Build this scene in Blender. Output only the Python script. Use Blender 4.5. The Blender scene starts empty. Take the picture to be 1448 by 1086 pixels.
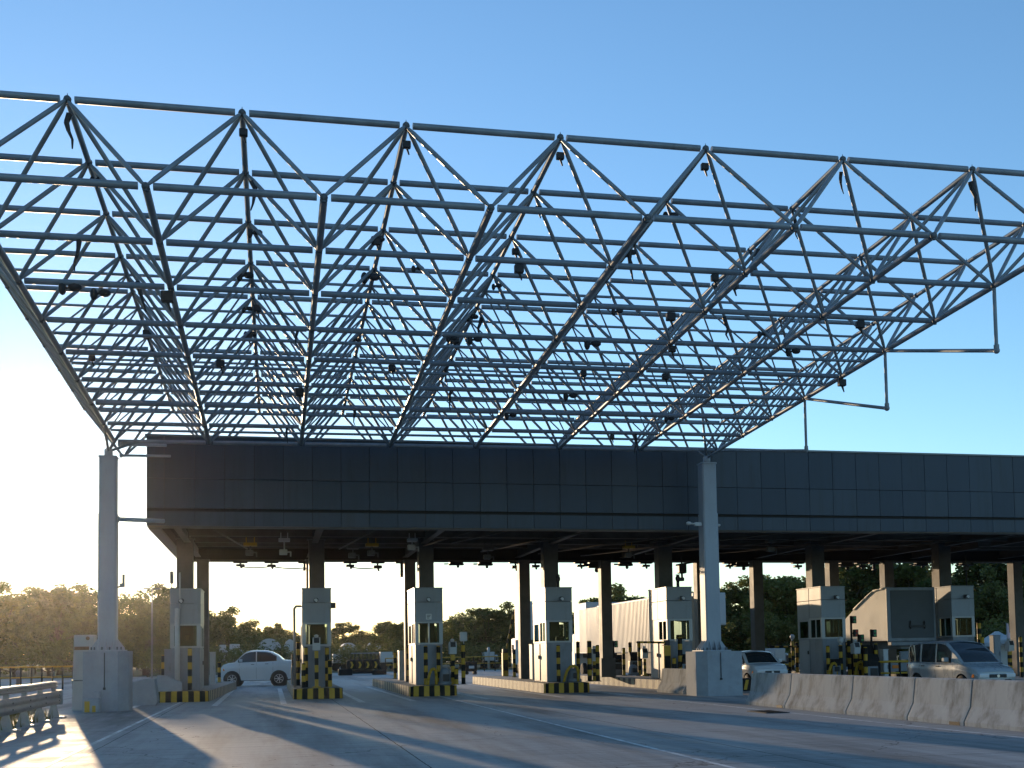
import bpy, bmesh, math, random
from mathutils import Vector, Matrix, noise
R = math.radians
PI = math.pi
rnd = random.Random(7)
scene = bpy.context.scene
col = scene.collection

# ------------------------------------------------------------------ camera model
FPX, CYP = 1577.32, 835.12
YAW, PITCH, ROLL = R(12.233), R(3.2209), R(-0.9304)
CAM = Vector((0, 0, 1.7))
_F = Vector((math.sin(YAW)*math.cos(PITCH), math.cos(YAW)*math.cos(PITCH), math.sin(PITCH)))
_R0 = Vector((math.cos(YAW), -math.sin(YAW), 0))
_U0 = _R0.cross(_F)
_R = _R0*math.cos(ROLL) + _U0*math.sin(ROLL)
_U = -_R0*math.sin(ROLL) + _U0*math.cos(ROLL)

def ray(px, py):
    return _F + _R*((px-724)/FPX) + _U*((CYP-py)/FPX)

def at(px, py, Y):
    d = ray(px, py)
    return CAM + d*(Y/d.y)

def grd(px, py, z=0.0):
    d = ray(px, py)
    return CAM + d*((z-1.7)/d.z)

def atx(px, Y, py=930):
    return at(px, py, Y).x

def zat(px, py, Y):
    return at(px, py, Y).z

cam_d = bpy.data.cameras.new('camera')
cam = bpy.data.objects.new('camera', cam_d)
col.objects.link(cam)
M = Matrix((_R, _U, -_F)).transposed().to_4x4()
M.translation = CAM
cam.matrix_world = M
cam_d.sensor_fit = 'HORIZONTAL'
cam_d.sensor_width = 36
cam_d.lens = FPX/1448*36
cam_d.shift_y = (CYP-543)/1448
cam_d.clip_start = 0.1
cam_d.clip_end = 9000
scene.camera = cam

# ------------------------------------------------------------------ materials
def mat(name, base, rough=0.6, metal=0.0, var=0.0, vscale=3.0, bump=0.0, bscale=40.0,
        stain=None, sscale=1.0, smin=0.5, smax=0.7, stretch=None, spec=0.32):
    m = bpy.data.materials.new(name)
    m.use_nodes = True
    nt = m.node_tree
    N, L = nt.nodes, nt.links
    b = N['Principled BSDF']
    b.inputs['Roughness'].default_value = rough
    b.inputs['Metallic'].default_value = metal
    b.inputs['Specular IOR Level'].default_value = spec
    b.inputs['Base Color'].default_value = (*base, 1)
    tc = N.new('ShaderNodeTexCoord')
    src = tc.outputs['Object']
    if stretch:
        mp = N.new('ShaderNodeMapping')
        mp.inputs['Scale'].default_value = stretch
        L.new(src, mp.inputs['Vector'])
        src = mp.outputs['Vector']
    last = None
    if var > 0:
        n = N.new('ShaderNodeTexNoise')
        n.inputs['Scale'].default_value = vscale
        n.inputs['Detail'].default_value = 6
        n.inputs['Roughness'].default_value = 0.65
        L.new(src, n.inputs['Vector'])
        cr = N.new('ShaderNodeValToRGB')
        cr.color_ramp.elements[0].position = 0.3
        cr.color_ramp.elements[1].position = 0.7
        cr.color_ramp.elements[0].color = (*[c*(1-var) for c in base], 1)
        cr.color_ramp.elements[1].color = (*[min(1, c*(1+var)) for c in base], 1)
        L.new(n.outputs['Fac'], cr.inputs['Fac'])
        last = cr.outputs['Color']
        rr = N.new('ShaderNodeMapRange')
        rr.inputs['To Min'].default_value = max(0.02, rough-0.12)
        rr.inputs['To Max'].default_value = min(1, rough+0.12)
        L.new(n.outputs['Fac'], rr.inputs['Value'])
        L.new(rr.outputs['Result'], b.inputs['Roughness'])
    if stain:
        n2 = N.new('ShaderNodeTexNoise')
        n2.inputs['Scale'].default_value = sscale
        n2.inputs['Detail'].default_value = 9
        n2.inputs['Roughness'].default_value = 0.7
        L.new(src, n2.inputs['Vector'])
        mr = N.new('ShaderNodeMapRange')
        mr.inputs['From Min'].default_value = smin
        mr.inputs['From Max'].default_value = smax
        L.new(n2.outputs['Fac'], mr.inputs['Value'])
        mx = N.new('ShaderNodeMix')
        mx.data_type = 'RGBA'
        mx.inputs[6].default_value = (*base, 1)
        mx.inputs[7].default_value = (*stain, 1)
        if last: L.new(last, mx.inputs[6])
        L.new(mr.outputs['Result'], mx.inputs[0])
        last = mx.outputs[2]
    if last: L.new(last, b.inputs['Base Color'])
    if bump > 0:
        n3 = N.new('ShaderNodeTexNoise')
        n3.inputs['Scale'].default_value = bscale
        n3.inputs['Detail'].default_value = 5
        L.new(src, n3.inputs['Vector'])
        bp = N.new('ShaderNodeBump')
        bp.inputs['Strength'].default_value = bump
        bp.inputs['Distance'].default_value = 0.02
        L.new(n3.outputs['Fac'], bp.inputs['Height'])
        L.new(bp.outputs['Normal'], b.inputs['Normal'])
    return m

STEEL = mat('painted_truss_steel', (0.215, 0.243, 0.27), 0.42, 0.15, 0.25, 1.5, stain=(0.09, 0.07, 0.055), sscale=2.2, smin=0.62, smax=0.75)
NODE = mat('weathered_node_steel', (0.10, 0.11, 0.12), 0.5, 0.15, 0.3, 6)
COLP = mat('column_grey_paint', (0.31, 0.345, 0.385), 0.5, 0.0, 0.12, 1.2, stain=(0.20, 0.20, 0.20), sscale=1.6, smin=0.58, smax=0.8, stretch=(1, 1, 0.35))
PILL = mat('pillar_pale_concrete', (0.40, 0.405, 0.40), 0.8, 0, 0.15, 2.0, 0.2, 30, stain=(0.2, 0.17, 0.13), sscale=2.2, smin=0.55, smax=0.75, stretch=(1, 1, 0.4))
CONC = mat('pedestal_concrete', (0.27, 0.295, 0.325), 0.8, 0, 0.14, 2.0, 0.25, 30, stain=(0.22, 0.21, 0.2), sscale=1.3, smin=0.56, smax=0.8)
BARR = mat('barrier_concrete', (0.29, 0.31, 0.325), 0.9, 0, 0.16, 1.6, 0.07, 18, stain=(0.06, 0.06, 0.058), sscale=2.2, smin=0.47, smax=0.72, stretch=(1, 1, 0.4))
CLAD = mat('dark_cladding', (0.047, 0.060, 0.078), 0.5, 0.05, 0.10, 0.6, stain=(0.033, 0.039, 0.048), sscale=0.9, smin=0.55, smax=0.75, stretch=(3, 1, 0.3))
CLAD2 = mat('dark_cladding_paler', (0.049, 0.063, 0.081), 0.46, 0.05, 0.12, 0.6, stain=(0.036, 0.042, 0.05), sscale=1.1, smin=0.5, smax=0.75, stretch=(3, 1, 0.25))
CLAD3 = mat('dark_cladding_deeper', (0.044, 0.057, 0.074), 0.52, 0.05, 0.12, 0.6, stain=(0.052, 0.058, 0.066), sscale=1.3, smin=0.58, smax=0.8, stretch=(4, 1, 0.2))
COPE = mat('coping_metal', (0.13, 0.14, 0.15), 0.35, 0.6, 0.1, 2)
SOFF = mat('dark_soffit', (0.022, 0.021, 0.02), 0.75, 0, 0.25, 1.0)
BEAM = mat('dusty_beam_paint', (0.11, 0.095, 0.08), 0.5, 0.05, 0.25, 1.4)
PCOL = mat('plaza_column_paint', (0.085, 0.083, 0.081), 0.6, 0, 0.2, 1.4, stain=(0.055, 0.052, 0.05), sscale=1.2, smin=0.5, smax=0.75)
BOOTH = mat('booth_panel_paint', (0.25, 0.277, 0.305), 0.45, 0, 0.08, 1.5, stain=(0.17, 0.165, 0.155), sscale=2.0, smin=0.55, smax=0.85, stretch=(1, 1, 0.4))
BOOTHD = mat('booth_lower_paint', (0.19, 0.213, 0.24), 0.5, 0, 0.12, 1.5, stain=(0.11, 0.105, 0.1), sscale=2.0, smin=0.5, smax=0.8, stretch=(1, 1, 0.4))
ALU = mat('window_frame_aluminium', (0.33, 0.345, 0.36), 0.4, 0.2, 0.05, 4)
DARK = mat('dark_plastic', (0.03, 0.03, 0.032), 0.5, 0, 0.2, 6)
BLACKP = mat('black_paint', (0.014, 0.014, 0.014), 0.6, 0, 0.3, 8, stain=(0.04, 0.037, 0.034), sscale=6, smin=0.6, smax=0.75, spec=0.15)
YELP = mat('yellow_paint', (0.42, 0.25, 0.02), 0.5, 0, 0.15, 5, stain=(0.25, 0.18, 0.06), sscale=5, smin=0.56, smax=0.75)
CREAMP = mat('faded_cream_paint', (0.36, 0.31, 0.20), 0.7, 0, 0.2, 5, stain=(0.25, 0.21, 0.15), sscale=4, smin=0.5, smax=0.75)
GREYP = mat('worn_dark_paint', (0.05, 0.046, 0.042), 0.7, 0, 0.3, 5)
ISLC = mat('island_concrete', (0.22, 0.215, 0.20), 0.85, 0, 0.2, 2.5, 0.3, 30, stain=(0.12, 0.11, 0.1), sscale=1.2, smin=0.5, smax=0.8)
WHITEP = mat('white_paint', (0.55, 0.56, 0.56), 0.4, 0, 0.05, 3)
WSTEEL = mat('white_equipment_steel', (0.42, 0.43, 0.43), 0.45, 0, 0.1, 3, stain=(0.3, 0.25, 0.2), sscale=3, smin=0.6, smax=0.8)
GALV = mat('galvanised_steel', (0.27, 0.27, 0.265), 0.5, 0.4, 0.2, 3, stain=(0.2, 0.15, 0.1), sscale=3, smin=0.6, smax=0.8)
RUST = mat('rust_band', (0.22, 0.13, 0.07), 0.8, 0, 0.4, 9)
RUBBER = mat('tyre_rubber', (0.025, 0.025, 0.025), 0.85)
RIM = mat('rim_alloy', (0.55, 0.56, 0.57), 0.3, 0.8)
CWHITE = mat('white_car_paint', (0.50, 0.52, 0.54), 0.22, 0.0, 0.03, 2)
CSILV = mat('silver_car_paint', (0.31, 0.335, 0.35), 0.28, 0.2, 0.04, 2)
CARGL = mat('dark_car_glass', (0.02, 0.026, 0.03), 0.06, 0.0, spec=0.5)
LAMPC = mat('lamp_lens', (0.6, 0.62, 0.63), 0.12, 0.1, spec=0.8)
REDL = mat('red_lens', (0.35, 0.02, 0.015), 0.2)
ORANGEL = mat('orange_lens', (0.6, 0.16, 0.02), 0.2)
TARP = mat('pale_tarpaulin', (0.60, 0.565, 0.50), 0.6, 0, 0.08, 1.5, stain=(0.48, 0.44, 0.38), sscale=1.5, smin=0.55, smax=0.8)
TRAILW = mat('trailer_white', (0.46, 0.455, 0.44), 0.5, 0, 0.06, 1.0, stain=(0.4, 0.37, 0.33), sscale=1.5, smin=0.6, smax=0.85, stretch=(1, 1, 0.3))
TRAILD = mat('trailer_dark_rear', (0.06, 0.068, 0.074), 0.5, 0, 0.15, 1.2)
CHAS = mat('dark_chassis', (0.04, 0.038, 0.036), 0.7, 0, 0.3, 4)
BARK = mat('tree_bark', (0.10, 0.075, 0.05), 0.9, 0, 0.3, 4)
SKIN = mat('skin_tone', (0.36, 0.22, 0.15), 0.6)
HAIR = mat('dark_hair', (0.02, 0.016, 0.013), 0.6)
CLOTH = mat('dark_green_cloth', (0.06, 0.08, 0.065), 0.85)
TROUS = mat('dark_trousers', (0.03, 0.032, 0.04), 0.85)
SHEDM = mat('shed_white_sheet', (0.42, 0.43, 0.43), 0.5, 0, 0.08, 1)
GREENL = mat('green_lens', (0.03, 0.22, 0.08), 0.3)
PINK = mat('faded_banner_cloth', (0.62, 0.42, 0.42), 0.7)

def glass_mat(name, tint, rough=0.03):
    m = bpy.data.materials.new(name)
    m.use_nodes = True
    nt = m.node_tree
    N, L = nt.nodes, nt.links
    N.remove(N['Principled BSDF'])
    out = N['Material Output']
    tr = N.new('ShaderNodeBsdfTransparent')
    tr.inputs['Color'].default_value = (*tint, 1)
    gl = N.new('ShaderNodeBsdfGlossy')
    gl.inputs['Roughness'].default_value = rough
    gl.inputs['Color'].default_value = (0.9, 0.95, 0.93, 1)
    mx = N.new('ShaderNodeMixShader')
    mx.inputs[0].default_value = 0.006
    L.new(tr.outputs['BSDF'], mx.inputs[1])
    L.new(gl.outputs['BSDF'], mx.inputs[2])
    L.new(mx.outputs['Shader'], out.inputs['Surface'])
    return m
GLASS = glass_mat('green_tinted_glass', (0.55, 0.65, 0.62))

def leaf_mat(name, c1, c2, c3):
    m = bpy.data.materials.new(name)
    m.use_nodes = True
    nt = m.node_tree
    N, L = nt.nodes, nt.links
    b = N['Principled BSDF']
    b.inputs['Roughness'].default_value = 0.55
    b.inputs['Specular IOR Level'].default_value = 0.3
    tc = N.new('ShaderNodeTexCoord')
    n = N.new('ShaderNodeTexNoise')
    n.inputs['Scale'].default_value = 1.1
    n.inputs['Detail'].default_value = 5
    L.new(tc.outputs['Object'], n.inputs['Vector'])
    oi = N.new('ShaderNodeObjectInfo')
    ad = N.new('ShaderNodeMath')
    ad.operation = 'MULTIPLY_ADD'
    ad.inputs[1].default_value = 0.22
    L.new(oi.outputs['Random'], ad.inputs[0])
    L.new(n.outputs['Fac'], ad.inputs[2])
    cr = N.new('ShaderNodeValToRGB')
    cr.color_ramp.elements[0].position = 0.38
    cr.color_ramp.elements[0].color = (*c1, 1)
    cr.color_ramp.elements[1].position = 0.82
    cr.color_ramp.elements[1].color = (*c3, 1)
    e = cr.color_ramp.elements.new(0.6)
    e.color = (*c2, 1)
    L.new(ad.outputs['Value'], cr.inputs['Fac'])
    L.new(cr.outputs['Color'], b.inputs['Base Color'])
    tl = N.new('ShaderNodeBsdfTranslucent')
    L.new(cr.outputs['Color'], tl.inputs['Color'])
    mx = N.new('ShaderNodeMixShader')
    mx.inputs[0].default_value = 0.4
    out = N['Material Output']
    L.new(b.outputs['BSDF'], mx.inputs[1])
    L.new(tl.outputs['BSDF'], mx.inputs[2])
    L.new(mx.outputs['Shader'], out.inputs['Surface'])
    return m
LEAF_A = leaf_mat('broad_leaf_green', (0.038, 0.056, 0.015), (0.085, 0.11, 0.024), (0.18, 0.175, 0.04))
LEAF_B = leaf_mat('olive_leaf_green', (0.052, 0.066, 0.019), (0.11, 0.12, 0.03), (0.2, 0.18, 0.05))
GRASSM = leaf_mat('grass_blade', (0.06, 0.075, 0.02), (0.10, 0.10, 0.03), (0.16, 0.13, 0.05))

# ground concrete -------------------------------------------------
def apron_mat():
    m = bpy.data.materials.new('worn_road_concrete')
    m.use_nodes = True
    nt = m.node_tree
    N, L = nt.nodes, nt.links
    b = N['Principled BSDF']
    tc = N.new('ShaderNodeTexCoord')
    P = tc.outputs['Object']
    def noise_(scale, det=6, rgh=0.6, st=None):
        v = P
        if st:
            mp = N.new('ShaderNodeMapping')
            mp.inputs['Scale'].default_value = st
            L.new(P, mp.inputs['Vector'])
            v = mp.outputs['Vector']
        n = N.new('ShaderNodeTexNoise')
        n.inputs['Scale'].default_value = scale
        n.inputs['Detail'].default_value = det
        n.inputs['Roughness'].default_value = rgh
        L.new(v, n.inputs['Vector'])
        return n.outputs['Fac']
    def rng(v, a, b_, c=0.0, d=1.0):
        r = N.new('ShaderNodeMapRange')
        r.inputs['From Min'].default_value = a
        r.inputs['From Max'].default_value = b_
        r.inputs['To Min'].default_value = c
        r.inputs['To Max'].default_value = d
        L.new(v, r.inputs['Value'])
        return r.outputs['Result']
    def mix(f, c1, c2):
        x = N.new('ShaderNodeMix')
        x.data_type = 'RGBA'
        for s, v in ((0, f), (6, c1), (7, c2)):
            if isinstance(v, tuple): x.inputs[s].default_value = (*v, 1)
            elif isinstance(v, float): x.inputs[s].default_value = v
            else: L.new(v, x.inputs[s])
        return x.outputs[2]
    def mth(op, a, b_=None):
        x = N.new('ShaderNodeMath')
        x.operation = op
        for k, v in enumerate((a, b_)):
            if v is None: continue
            if isinstance(v, (int, float)): x.inputs[k].default_value = v
            else: L.new(v, x.inputs[k])
        return x.outputs[0]
    c = mix(noise_(0.35, 7), (0.33, 0.324, 0.312), (0.45, 0.44, 0.425))
    # transverse broom texture and streaks
    c = mix(rng(noise_(1.0, 8, 0.7, (0.35, 5.0, 1)), 0.40, 0.64, 0, 0.6), c, (0.24, 0.235, 0.226))
    # tyre-blackened wheel lanes, running along Y
    c = mix(rng(noise_(1.0, 6, 0.65, (0.55, 0.05, 1)), 0.46, 0.66, 0, 0.75), c, (0.085, 0.082, 0.08))
    c = mix(rng(noise_(1.3, 9, 0.7), 0.62, 0.8, 0, 0.6), c, (0.08, 0.077, 0.074))
    c = mix(rng(noise_(22, 4, 0.8), 0.5, 0.75, 0, 0.5), c, (0.15, 0.146, 0.14))
    c = mix(rng(noise_(5.5, 2, 0.5), 0.70, 0.76, 0, 0.55), c, (0.07, 0.068, 0.066))
    sx = N.new('ShaderNodeSeparateXYZ')
    L.new(P, sx.inputs[0])
    def joint(coord, period, off, w):
        a = mth('ADD', coord, -off)
        wob = mth('MULTIPLY', mth('SUBTRACT', noise_(0.8, 3), 0.5), 0.05)
        a = mth('ADD', a, wob)
        a = mth('PINGPONG', a, period/2)
        return mth('LESS_THAN', a, w)
    j = mth('MAXIMUM', joint(sx.outputs['X'], 5.6, 2.35, 0.012), joint(sx.outputs['Y'], 6.2, 3.4, 0.013))
    # hairline cracks
    vo = N.new('ShaderNodeTexVoronoi')
    vo.feature = 'DISTANCE_TO_EDGE'
    vo.inputs['Scale'].default_value = 0.16
    wv = N.new('ShaderNodeVectorMath')
    wv.operation = 'ADD'
    nn = N.new('ShaderNodeTexNoise')
    nn.inputs['Scale'].default_value = 0.9
    nn.inputs['Detail'].default_value = 6
    L.new(P, nn.inputs['Vector'])
    L.new(P, wv.inputs[0])
    L.new(nn.outputs['Color'], wv.inputs[1])
    L.new(wv.outputs[0], vo.inputs['Vector'])
    crk = mth('MULTIPLY', mth('LESS_THAN', vo.outputs['Distance'], 0.0016), 0.6)
    c = mix(mth('MAXIMUM', mth('MULTIPLY', j, 1.0), crk), c, (0.03, 0.029, 0.028))
    L.new(c, b.inputs['Base Color'])
    L.new(rng(noise_(0.8, 6), 0.3, 0.7, 0.55, 0.8), b.inputs['Roughness'])
    b.inputs['Specular IOR Level'].default_value = 0.12
    bp = N.new('ShaderNodeBump')
    bp.inputs['Strength'].default_value = 0.35
    bp.inputs['Distance'].default_value = 0.02
    h = mth('ADD', noise_(6, 6, 0.7, (0.4, 3, 1)), mth('MULTIPLY', j, -0.6))
    L.new(h, bp.inputs['Height'])
    L.new(bp.outputs['Normal'], b.inputs['Normal'])
    return m
APRON = apron_mat()
EARTH = mat('grassy_earth', (0.085, 0.09, 0.04), 0.95, 0, 0.4, 0.15, 0.5, 3, stain=(0.13, 0.10, 0.06), sscale=0.3, smin=0.5, smax=0.7)
LINEW = mat('worn_white_line', (0.70, 0.70, 0.69), 0.7, 0, 0.08, 4, stain=(0.36, 0.355, 0.345), sscale=3.0, smin=0.42, smax=0.6)

# ------------------------------------------------------------------ mesh builder
class MB:
    def __init__(s):
        s.v = []; s.f = []; s.m = []; s.s = []
    def add(s, vs, fs, mi=0, smooth=False):
        o = len(s.v)
        s.v += [tuple(p) for p in vs]
        for f in fs:
            s.f.append(tuple(i+o for i in f)); s.m.append(mi); s.s.append(smooth)
        return s
    def box(s, x0, x1, y0, y1, z0, z1, mi=0):
        vs = [(x0,y0,z0),(x1,y0,z0),(x1,y1,z0),(x0,y1,z0),(x0,y0,z1),(x1,y0,z1),(x1,y1,z1),(x0,y1,z1)]
        return s.add(vs, [(0,3,2,1),(4,5,6,7),(0,1,5,4),(1,2,6,5),(2,3,7,6),(3,0,4,7)], mi)
    def bev(s, x0, x1, y0, y1, z0, z1, b=0.02, mi=0):
        bm = bmesh.new()
        bmesh.ops.create_cube(bm, size=1)
        for v in bm.verts:
            v.co = Vector(((x0+x1)/2+v.co.x*(x1-x0), (y0+y1)/2+v.co.y*(y1-y0), (z0+z1)/2+v.co.z*(z1-z0)))
        bmesh.ops.bevel(bm, geom=bm.edges[:], offset=b, segments=2, affect='EDGES', profile=0.5)
        bm.verts.index_update()
        s.add([v.co[:] for v in bm.verts], [[v.index for v in f.verts] for f in bm.faces], mi)
        bm.free()
        return s
    def tube(s, p, q, r, n=8, r2=None, mi=0, cap=True):
        p = Vector(p); q = Vector(q); r2 = r if r2 is None else r2
        d = (q-p)
        if d.length < 1e-6: return s
        d.normalize()
        a = d.cross(Vector((0,0,1)))
        if a.length < 1e-3: a = d.cross(Vector((0,1,0)))
        a.normalize(); b = d.cross(a)
        vs = []
        for k in range(n):
            t = 2*PI*k/n
            vs.append(p + (a*math.cos(t)+b*math.sin(t))*r)
        for k in range(n):
            t = 2*PI*k/n
            vs.append(q + (a*math.cos(t)+b*math.sin(t))*r2)
        s.add(vs, [(k, (k+1)%n, n+(k+1)%n, n+k) for k in range(n)], mi, True)
        if cap:
            s.add(vs[:n], [tuple(range(n-1,-1,-1))], mi)
            s.add(vs[n:], [tuple(range(n))], mi)
        return s
    def path(s, pts, r, n=8, mi=0):
        for a, b in zip(pts[:-1], pts[1:]): s.tube(a, b, r, n, mi=mi)
        for p in pts[1:-1]: s.ball(p, r*1.02, 8, 5, mi)
        return s
    def ball(s, c, r, n=10, m=6, mi=0, sc=(1,1,1)):
        vs = [(c[0], c[1], c[2]-r*sc[2])]
        for j in range(1, m):
            ph = -PI/2 + PI*j/m
            for k in range(n):
                t = 2*PI*k/n
                vs.append((c[0]+r*sc[0]*math.cos(ph)*math.cos(t), c[1]+r*sc[1]*math.cos(ph)*math.sin(t), c[2]+r*sc[2]*math.sin(ph)))
        vs.append((c[0], c[1], c[2]+r*sc[2]))
        fs = [(0, 1+(k+1)%n, 1+k) for k in range(n)]
        for j in range(m-2):
            for k in range(n):
                a = 1+j*n+k; b = 1+j*n+(k+1)%n
                fs.append((a, b, b+n, a+n))
        e = len(vs)-1
        fs += [(e, 1+(m-2)*n+k, 1+(m-2)*n+(k+1)%n) for k in range(n)]
        return s.add(vs, fs, mi, True)
    def lathe(s, prof, base=(0,0,0), n=16, axis='z', mi=0, smooth=True):
        vs = []
        for r, z in prof:
            for k in range(n):
                t = 2*PI*k/n
                x, y = r*math.cos(t), r*math.sin(t)
                p = (x, y, z) if axis == 'z' else ((x, z, y) if axis == 'y' else (z, x, y))
                vs.append((p[0]+base[0], p[1]+base[1], p[2]+base[2]))
        fs = []
        for j in range(len(prof)-1):
            for k in range(n):
                a = j*n+k; b = j*n+(k+1)%n
                fs.append((a, b, b+n, a+n))
        s.add(vs, fs, mi, smooth)
        s.add(vs[:n], [tuple(range(n-1,-1,-1))], mi)
        s.add(vs[-n:], [tuple(range(n))], mi)
        return s
    def prism(s, poly, h0, h1, axis='z', mi=0):
        """poly in the plane across axis, extruded from h0 to h1"""
        n = len(poly)
        def P(a, b, h):
            return (a, b, h) if axis == 'z' else ((a, h, b) if axis == 'y' else (h, a, b))
        vs = [P(a, b, h0) for a, b in poly] + [P(a, b, h1) for a, b in poly]
        s.add(vs, [tuple(range(n-1,-1,-1)), tuple(range(n, 2*n))] + [(k, (k+1)%n, n+(k+1)%n, n+k) for k in range(n)], mi)
        return s
    def move(s, dx=0, dy=0, dz=0):
        s.v = [(x+dx, y+dy, z+dz) for x, y, z in s.v]; return s
    def build(s, name, mats, parent=None, fix=True):
        me = bpy.data.meshes.new(name)
        me.from_pydata(s.v, [], s.f)
        if not isinstance(mats, (list, tuple)): mats = [mats]
        for m in mats: me.materials.append(m)
        me.polygons.foreach_set('material_index', s.m)
        me.polygons.foreach_set('use_smooth', s.s)
        if fix:
            bm = bmesh.new(); bm.from_mesh(me)
            bmesh.ops.remove_doubles(bm, verts=bm.verts[:], dist=1e-5)
            bmesh.ops.recalc_face_normals(bm, faces=bm.faces[:])
            bm.to_mesh(me); bm.free()
        me.update()
        o = bpy.data.objects.new(name, me)
        col.objects.link(o)
        if parent: o.parent = parent
        return o

def tag(o, label=None, cat=None, group=None, kind=None):
    if label: o['label'] = label
    if cat: o['category'] = cat
    if group: o['group'] = group
    if kind: o['kind'] = kind
    return o

def empty(name, loc, label, cat, rz=0.0, group=None):
    o = bpy.data.objects.new(name, None)
    o.empty_display_size = 0.3
    o.location = loc
    o.rotation_euler = (0, 0, rz)
    col.objects.link(o)
    return tag(o, label, cat, group)

def copy_tree(o, parent=None):
    c = o.copy()
    col.objects.link(c)
    c.parent = parent
    for ch in list(o.children): copy_tree(ch, c)
    return c

def place(proto, loc, label, cat=None, rz=0.0, group=None, sc=None, used=set()):
    """first use moves the prototype itself, later ones copy it"""
    if proto.name not in used:
        used.add(proto.name); o = proto
    else:
        o = copy_tree(proto)
    o.location = loc
    o.rotation_euler = (0, 0, rz)
    if sc: o.scale = sc
    tag(o, label, cat, group)
    return o

# ------------------------------------------------------------------ ground, roads
g = MB()
g.add([(-4000,-600,-0.05),(4000,-600,-0.05),(4000,6000,-0.05),(-4000,6000,-0.05)], [(0,1,2,3)])
tag(g.build('ground', EARTH, fix=False), kind='structure')
# concrete apron: a polygon whose left edge runs along the guard rail
a = MB()
a.add([(-6.9,-30,0),(120,-30,0),(120,112,0),(-80,118,0),(-80,50,0),(-9.5,47,0),(-7.6,41,0),(-6.9,30,0)], [tuple(range(8))])
tag(a.build('road', APRON, fix=False), kind='structure')

def line_marking(x0, x1, y0, y1, dx=0.0):
    m = MB()
    m.add([(x0,y0,0.004),(x1,y0,0.004),(x1+dx,y1,0.004),(x0+dx,y1,0.004)], [(0,1,2,3)])
    return tag(m.build('road_marking', LINEW, fix=False), kind='structure')
XE = grd(1200, 1017).x
line_marking(XE-0.06, XE+0.06, 4, 44)
XL_ = grd(140, 1045).x
line_marking(XL_-0.05, XL_+0.05, 4, 62, 0.25)
p1, p2 = grd(760, 1012), grd(1010, 1082)
line_marking(p2.x-0.05, p2.x+0.05, 3, 50, (p1.x-p2.x)*0.55)

# ------------------------------------------------------------------ space frame canopy
P0 = Vector((-5.2758, 20.2967, 8.3708+1.7))
U = Vector((3.1318, 0.0116, 0.0273))
V = Vector((0.0113, 2.4128, -0.1176))
W = Vector((0.0795, -0.2499, 1.999))
def BN(i, j): return P0 + U*i + V*j
def TN(i, j): return P0 + U*(i+.5) + V*(j+.5) + W

frame = empty('space_frame_canopy', BN(0, 8), 'grey steel tube space frame canopy sloping down to the dark toll plaza roof', 'canopy')
FO = frame.location.copy()
def fpart(m, name, mt=STEEL):
    m.move(-FO.x, -FO.y, -FO.z)
    return m.build(name, mt, frame, fix=False)
NB = 9
def chord(p, q, r, gap=0.13):
    d = (q-p).normalized()
    return MB().tube(p+d*gap, q-d*gap, r, 10)
def jitter(p, a=0.012):
    return p + Vector((rnd.uniform(-a,a), rnd.uniform(-a,a), rnd.uniform(-a,a)))
for j in range(NB+0):
    for i in range(7):
        fpart(chord(BN(i,j), BN(i+1,j), 0.068), 'bottom_cross_chord')
for i in range(8):
    for j in range(8):
        fpart(chord(BN(i,j), BN(i,j+1), 0.072, 0.10), 'bottom_long_chord')
NT = 10
for j in range(NT):
    for i in range(-1, 7):
        fpart(chord(TN(i,j), TN(i+1,j), 0.066), 'top_cross_chord')
for i in range(1, 7):
    fpart(chord(BN(i,9), BN(i+1,9), 0.070), 'bottom_cross_chord')
for i in range(-1, 8):
    for j in range(NT-1):
        fpart(chord(TN(i,j), TN(i,j+1), 0.060, 0.10), 'top_long_chord')
for j in range(3, 9):      # secondary purlins in the far half, between the main rows
    for i in range(7):
        if j < 8:
            fpart(chord(BN(i,j)+V*0.5+W*0.04, BN(i+1,j)+V*0.5+W*0.04, 0.042, 0.06), 'secondary_chord')
    for i in range(-1, 7):
        fpart(chord(TN(i,j)+V*0.5, TN(i+1,j)+V*0.5, 0.038, 0.06), 'secondary_chord')
diags = []
for j in range(NT):
    for i in range(-1, 8):
        for a_, b_ in ((0,0),(1,0),(0,1),(1,1)):
            if j+b_ > 9 or not 0 <= i+a_ <= 7: continue
            diags.append((j + (0.5 if i in (-1, 7) else 0), TN(i,j), BN(i+a_, j+b_)))
diags.sort(key=lambda d: d[0])
rest = MB()
def diag_mb(m, p, q):
    p = jitter(p); q = jitter(q)
    d = (q-p).normalized()
    r = 0.045
    a = p+d*0.03; b = q-d*0.03
    m.tube(a, a+d*0.22, 0.026, 8, r, cap=False)
    m.tube(a+d*0.22, b-d*0.22, r, 8, cap=False)
    m.tube(b-d*0.22, b, r, 8, 0.026, cap=False)
    return m
for k, (j, p, q) in enumerate(diags):
    if k < 100: fpart(diag_mb(MB(), p, q), 'diagonal_brace')
    else: diag_mb(rest, p, q)
for j in range(3, 9):      # finer second web between the half rows of the far part
    for i in range(-1, 8):
        for a_ in (0, 1):
            for b_ in (0, 1):
                if 0 <= i+a_ <= 7 and j+b_ < 8:
                    rest.tube(TN(i,j)+V*0.5, BN(i+a_, j+b_)+V*0.5+W*0.04, 0.026, 6, cap=False)
tag(fpart(rest, 'diagonal_brace'), kind='stuff')
nodes = []
for j in range(NB):
    for i in range(8): nodes.append((j, BN(i,j), 0))
for j in range(NT):
    for i in range(-1, 8): nodes.append((j, TN(i,j), 1))
nodes.sort(key=lambda d: d[0])
nrest = MB()
def node_mb(m, p, top):
    m.ball(p, 0.075, 8, 6)
    if top:
        m.tube(p, p+Vector((0,0,0.12)), 0.02, 6, 0.004)
    else:
        m.tube(p, p-Vector((0,0,0.09)), 0.04, 8)
    return m
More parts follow.
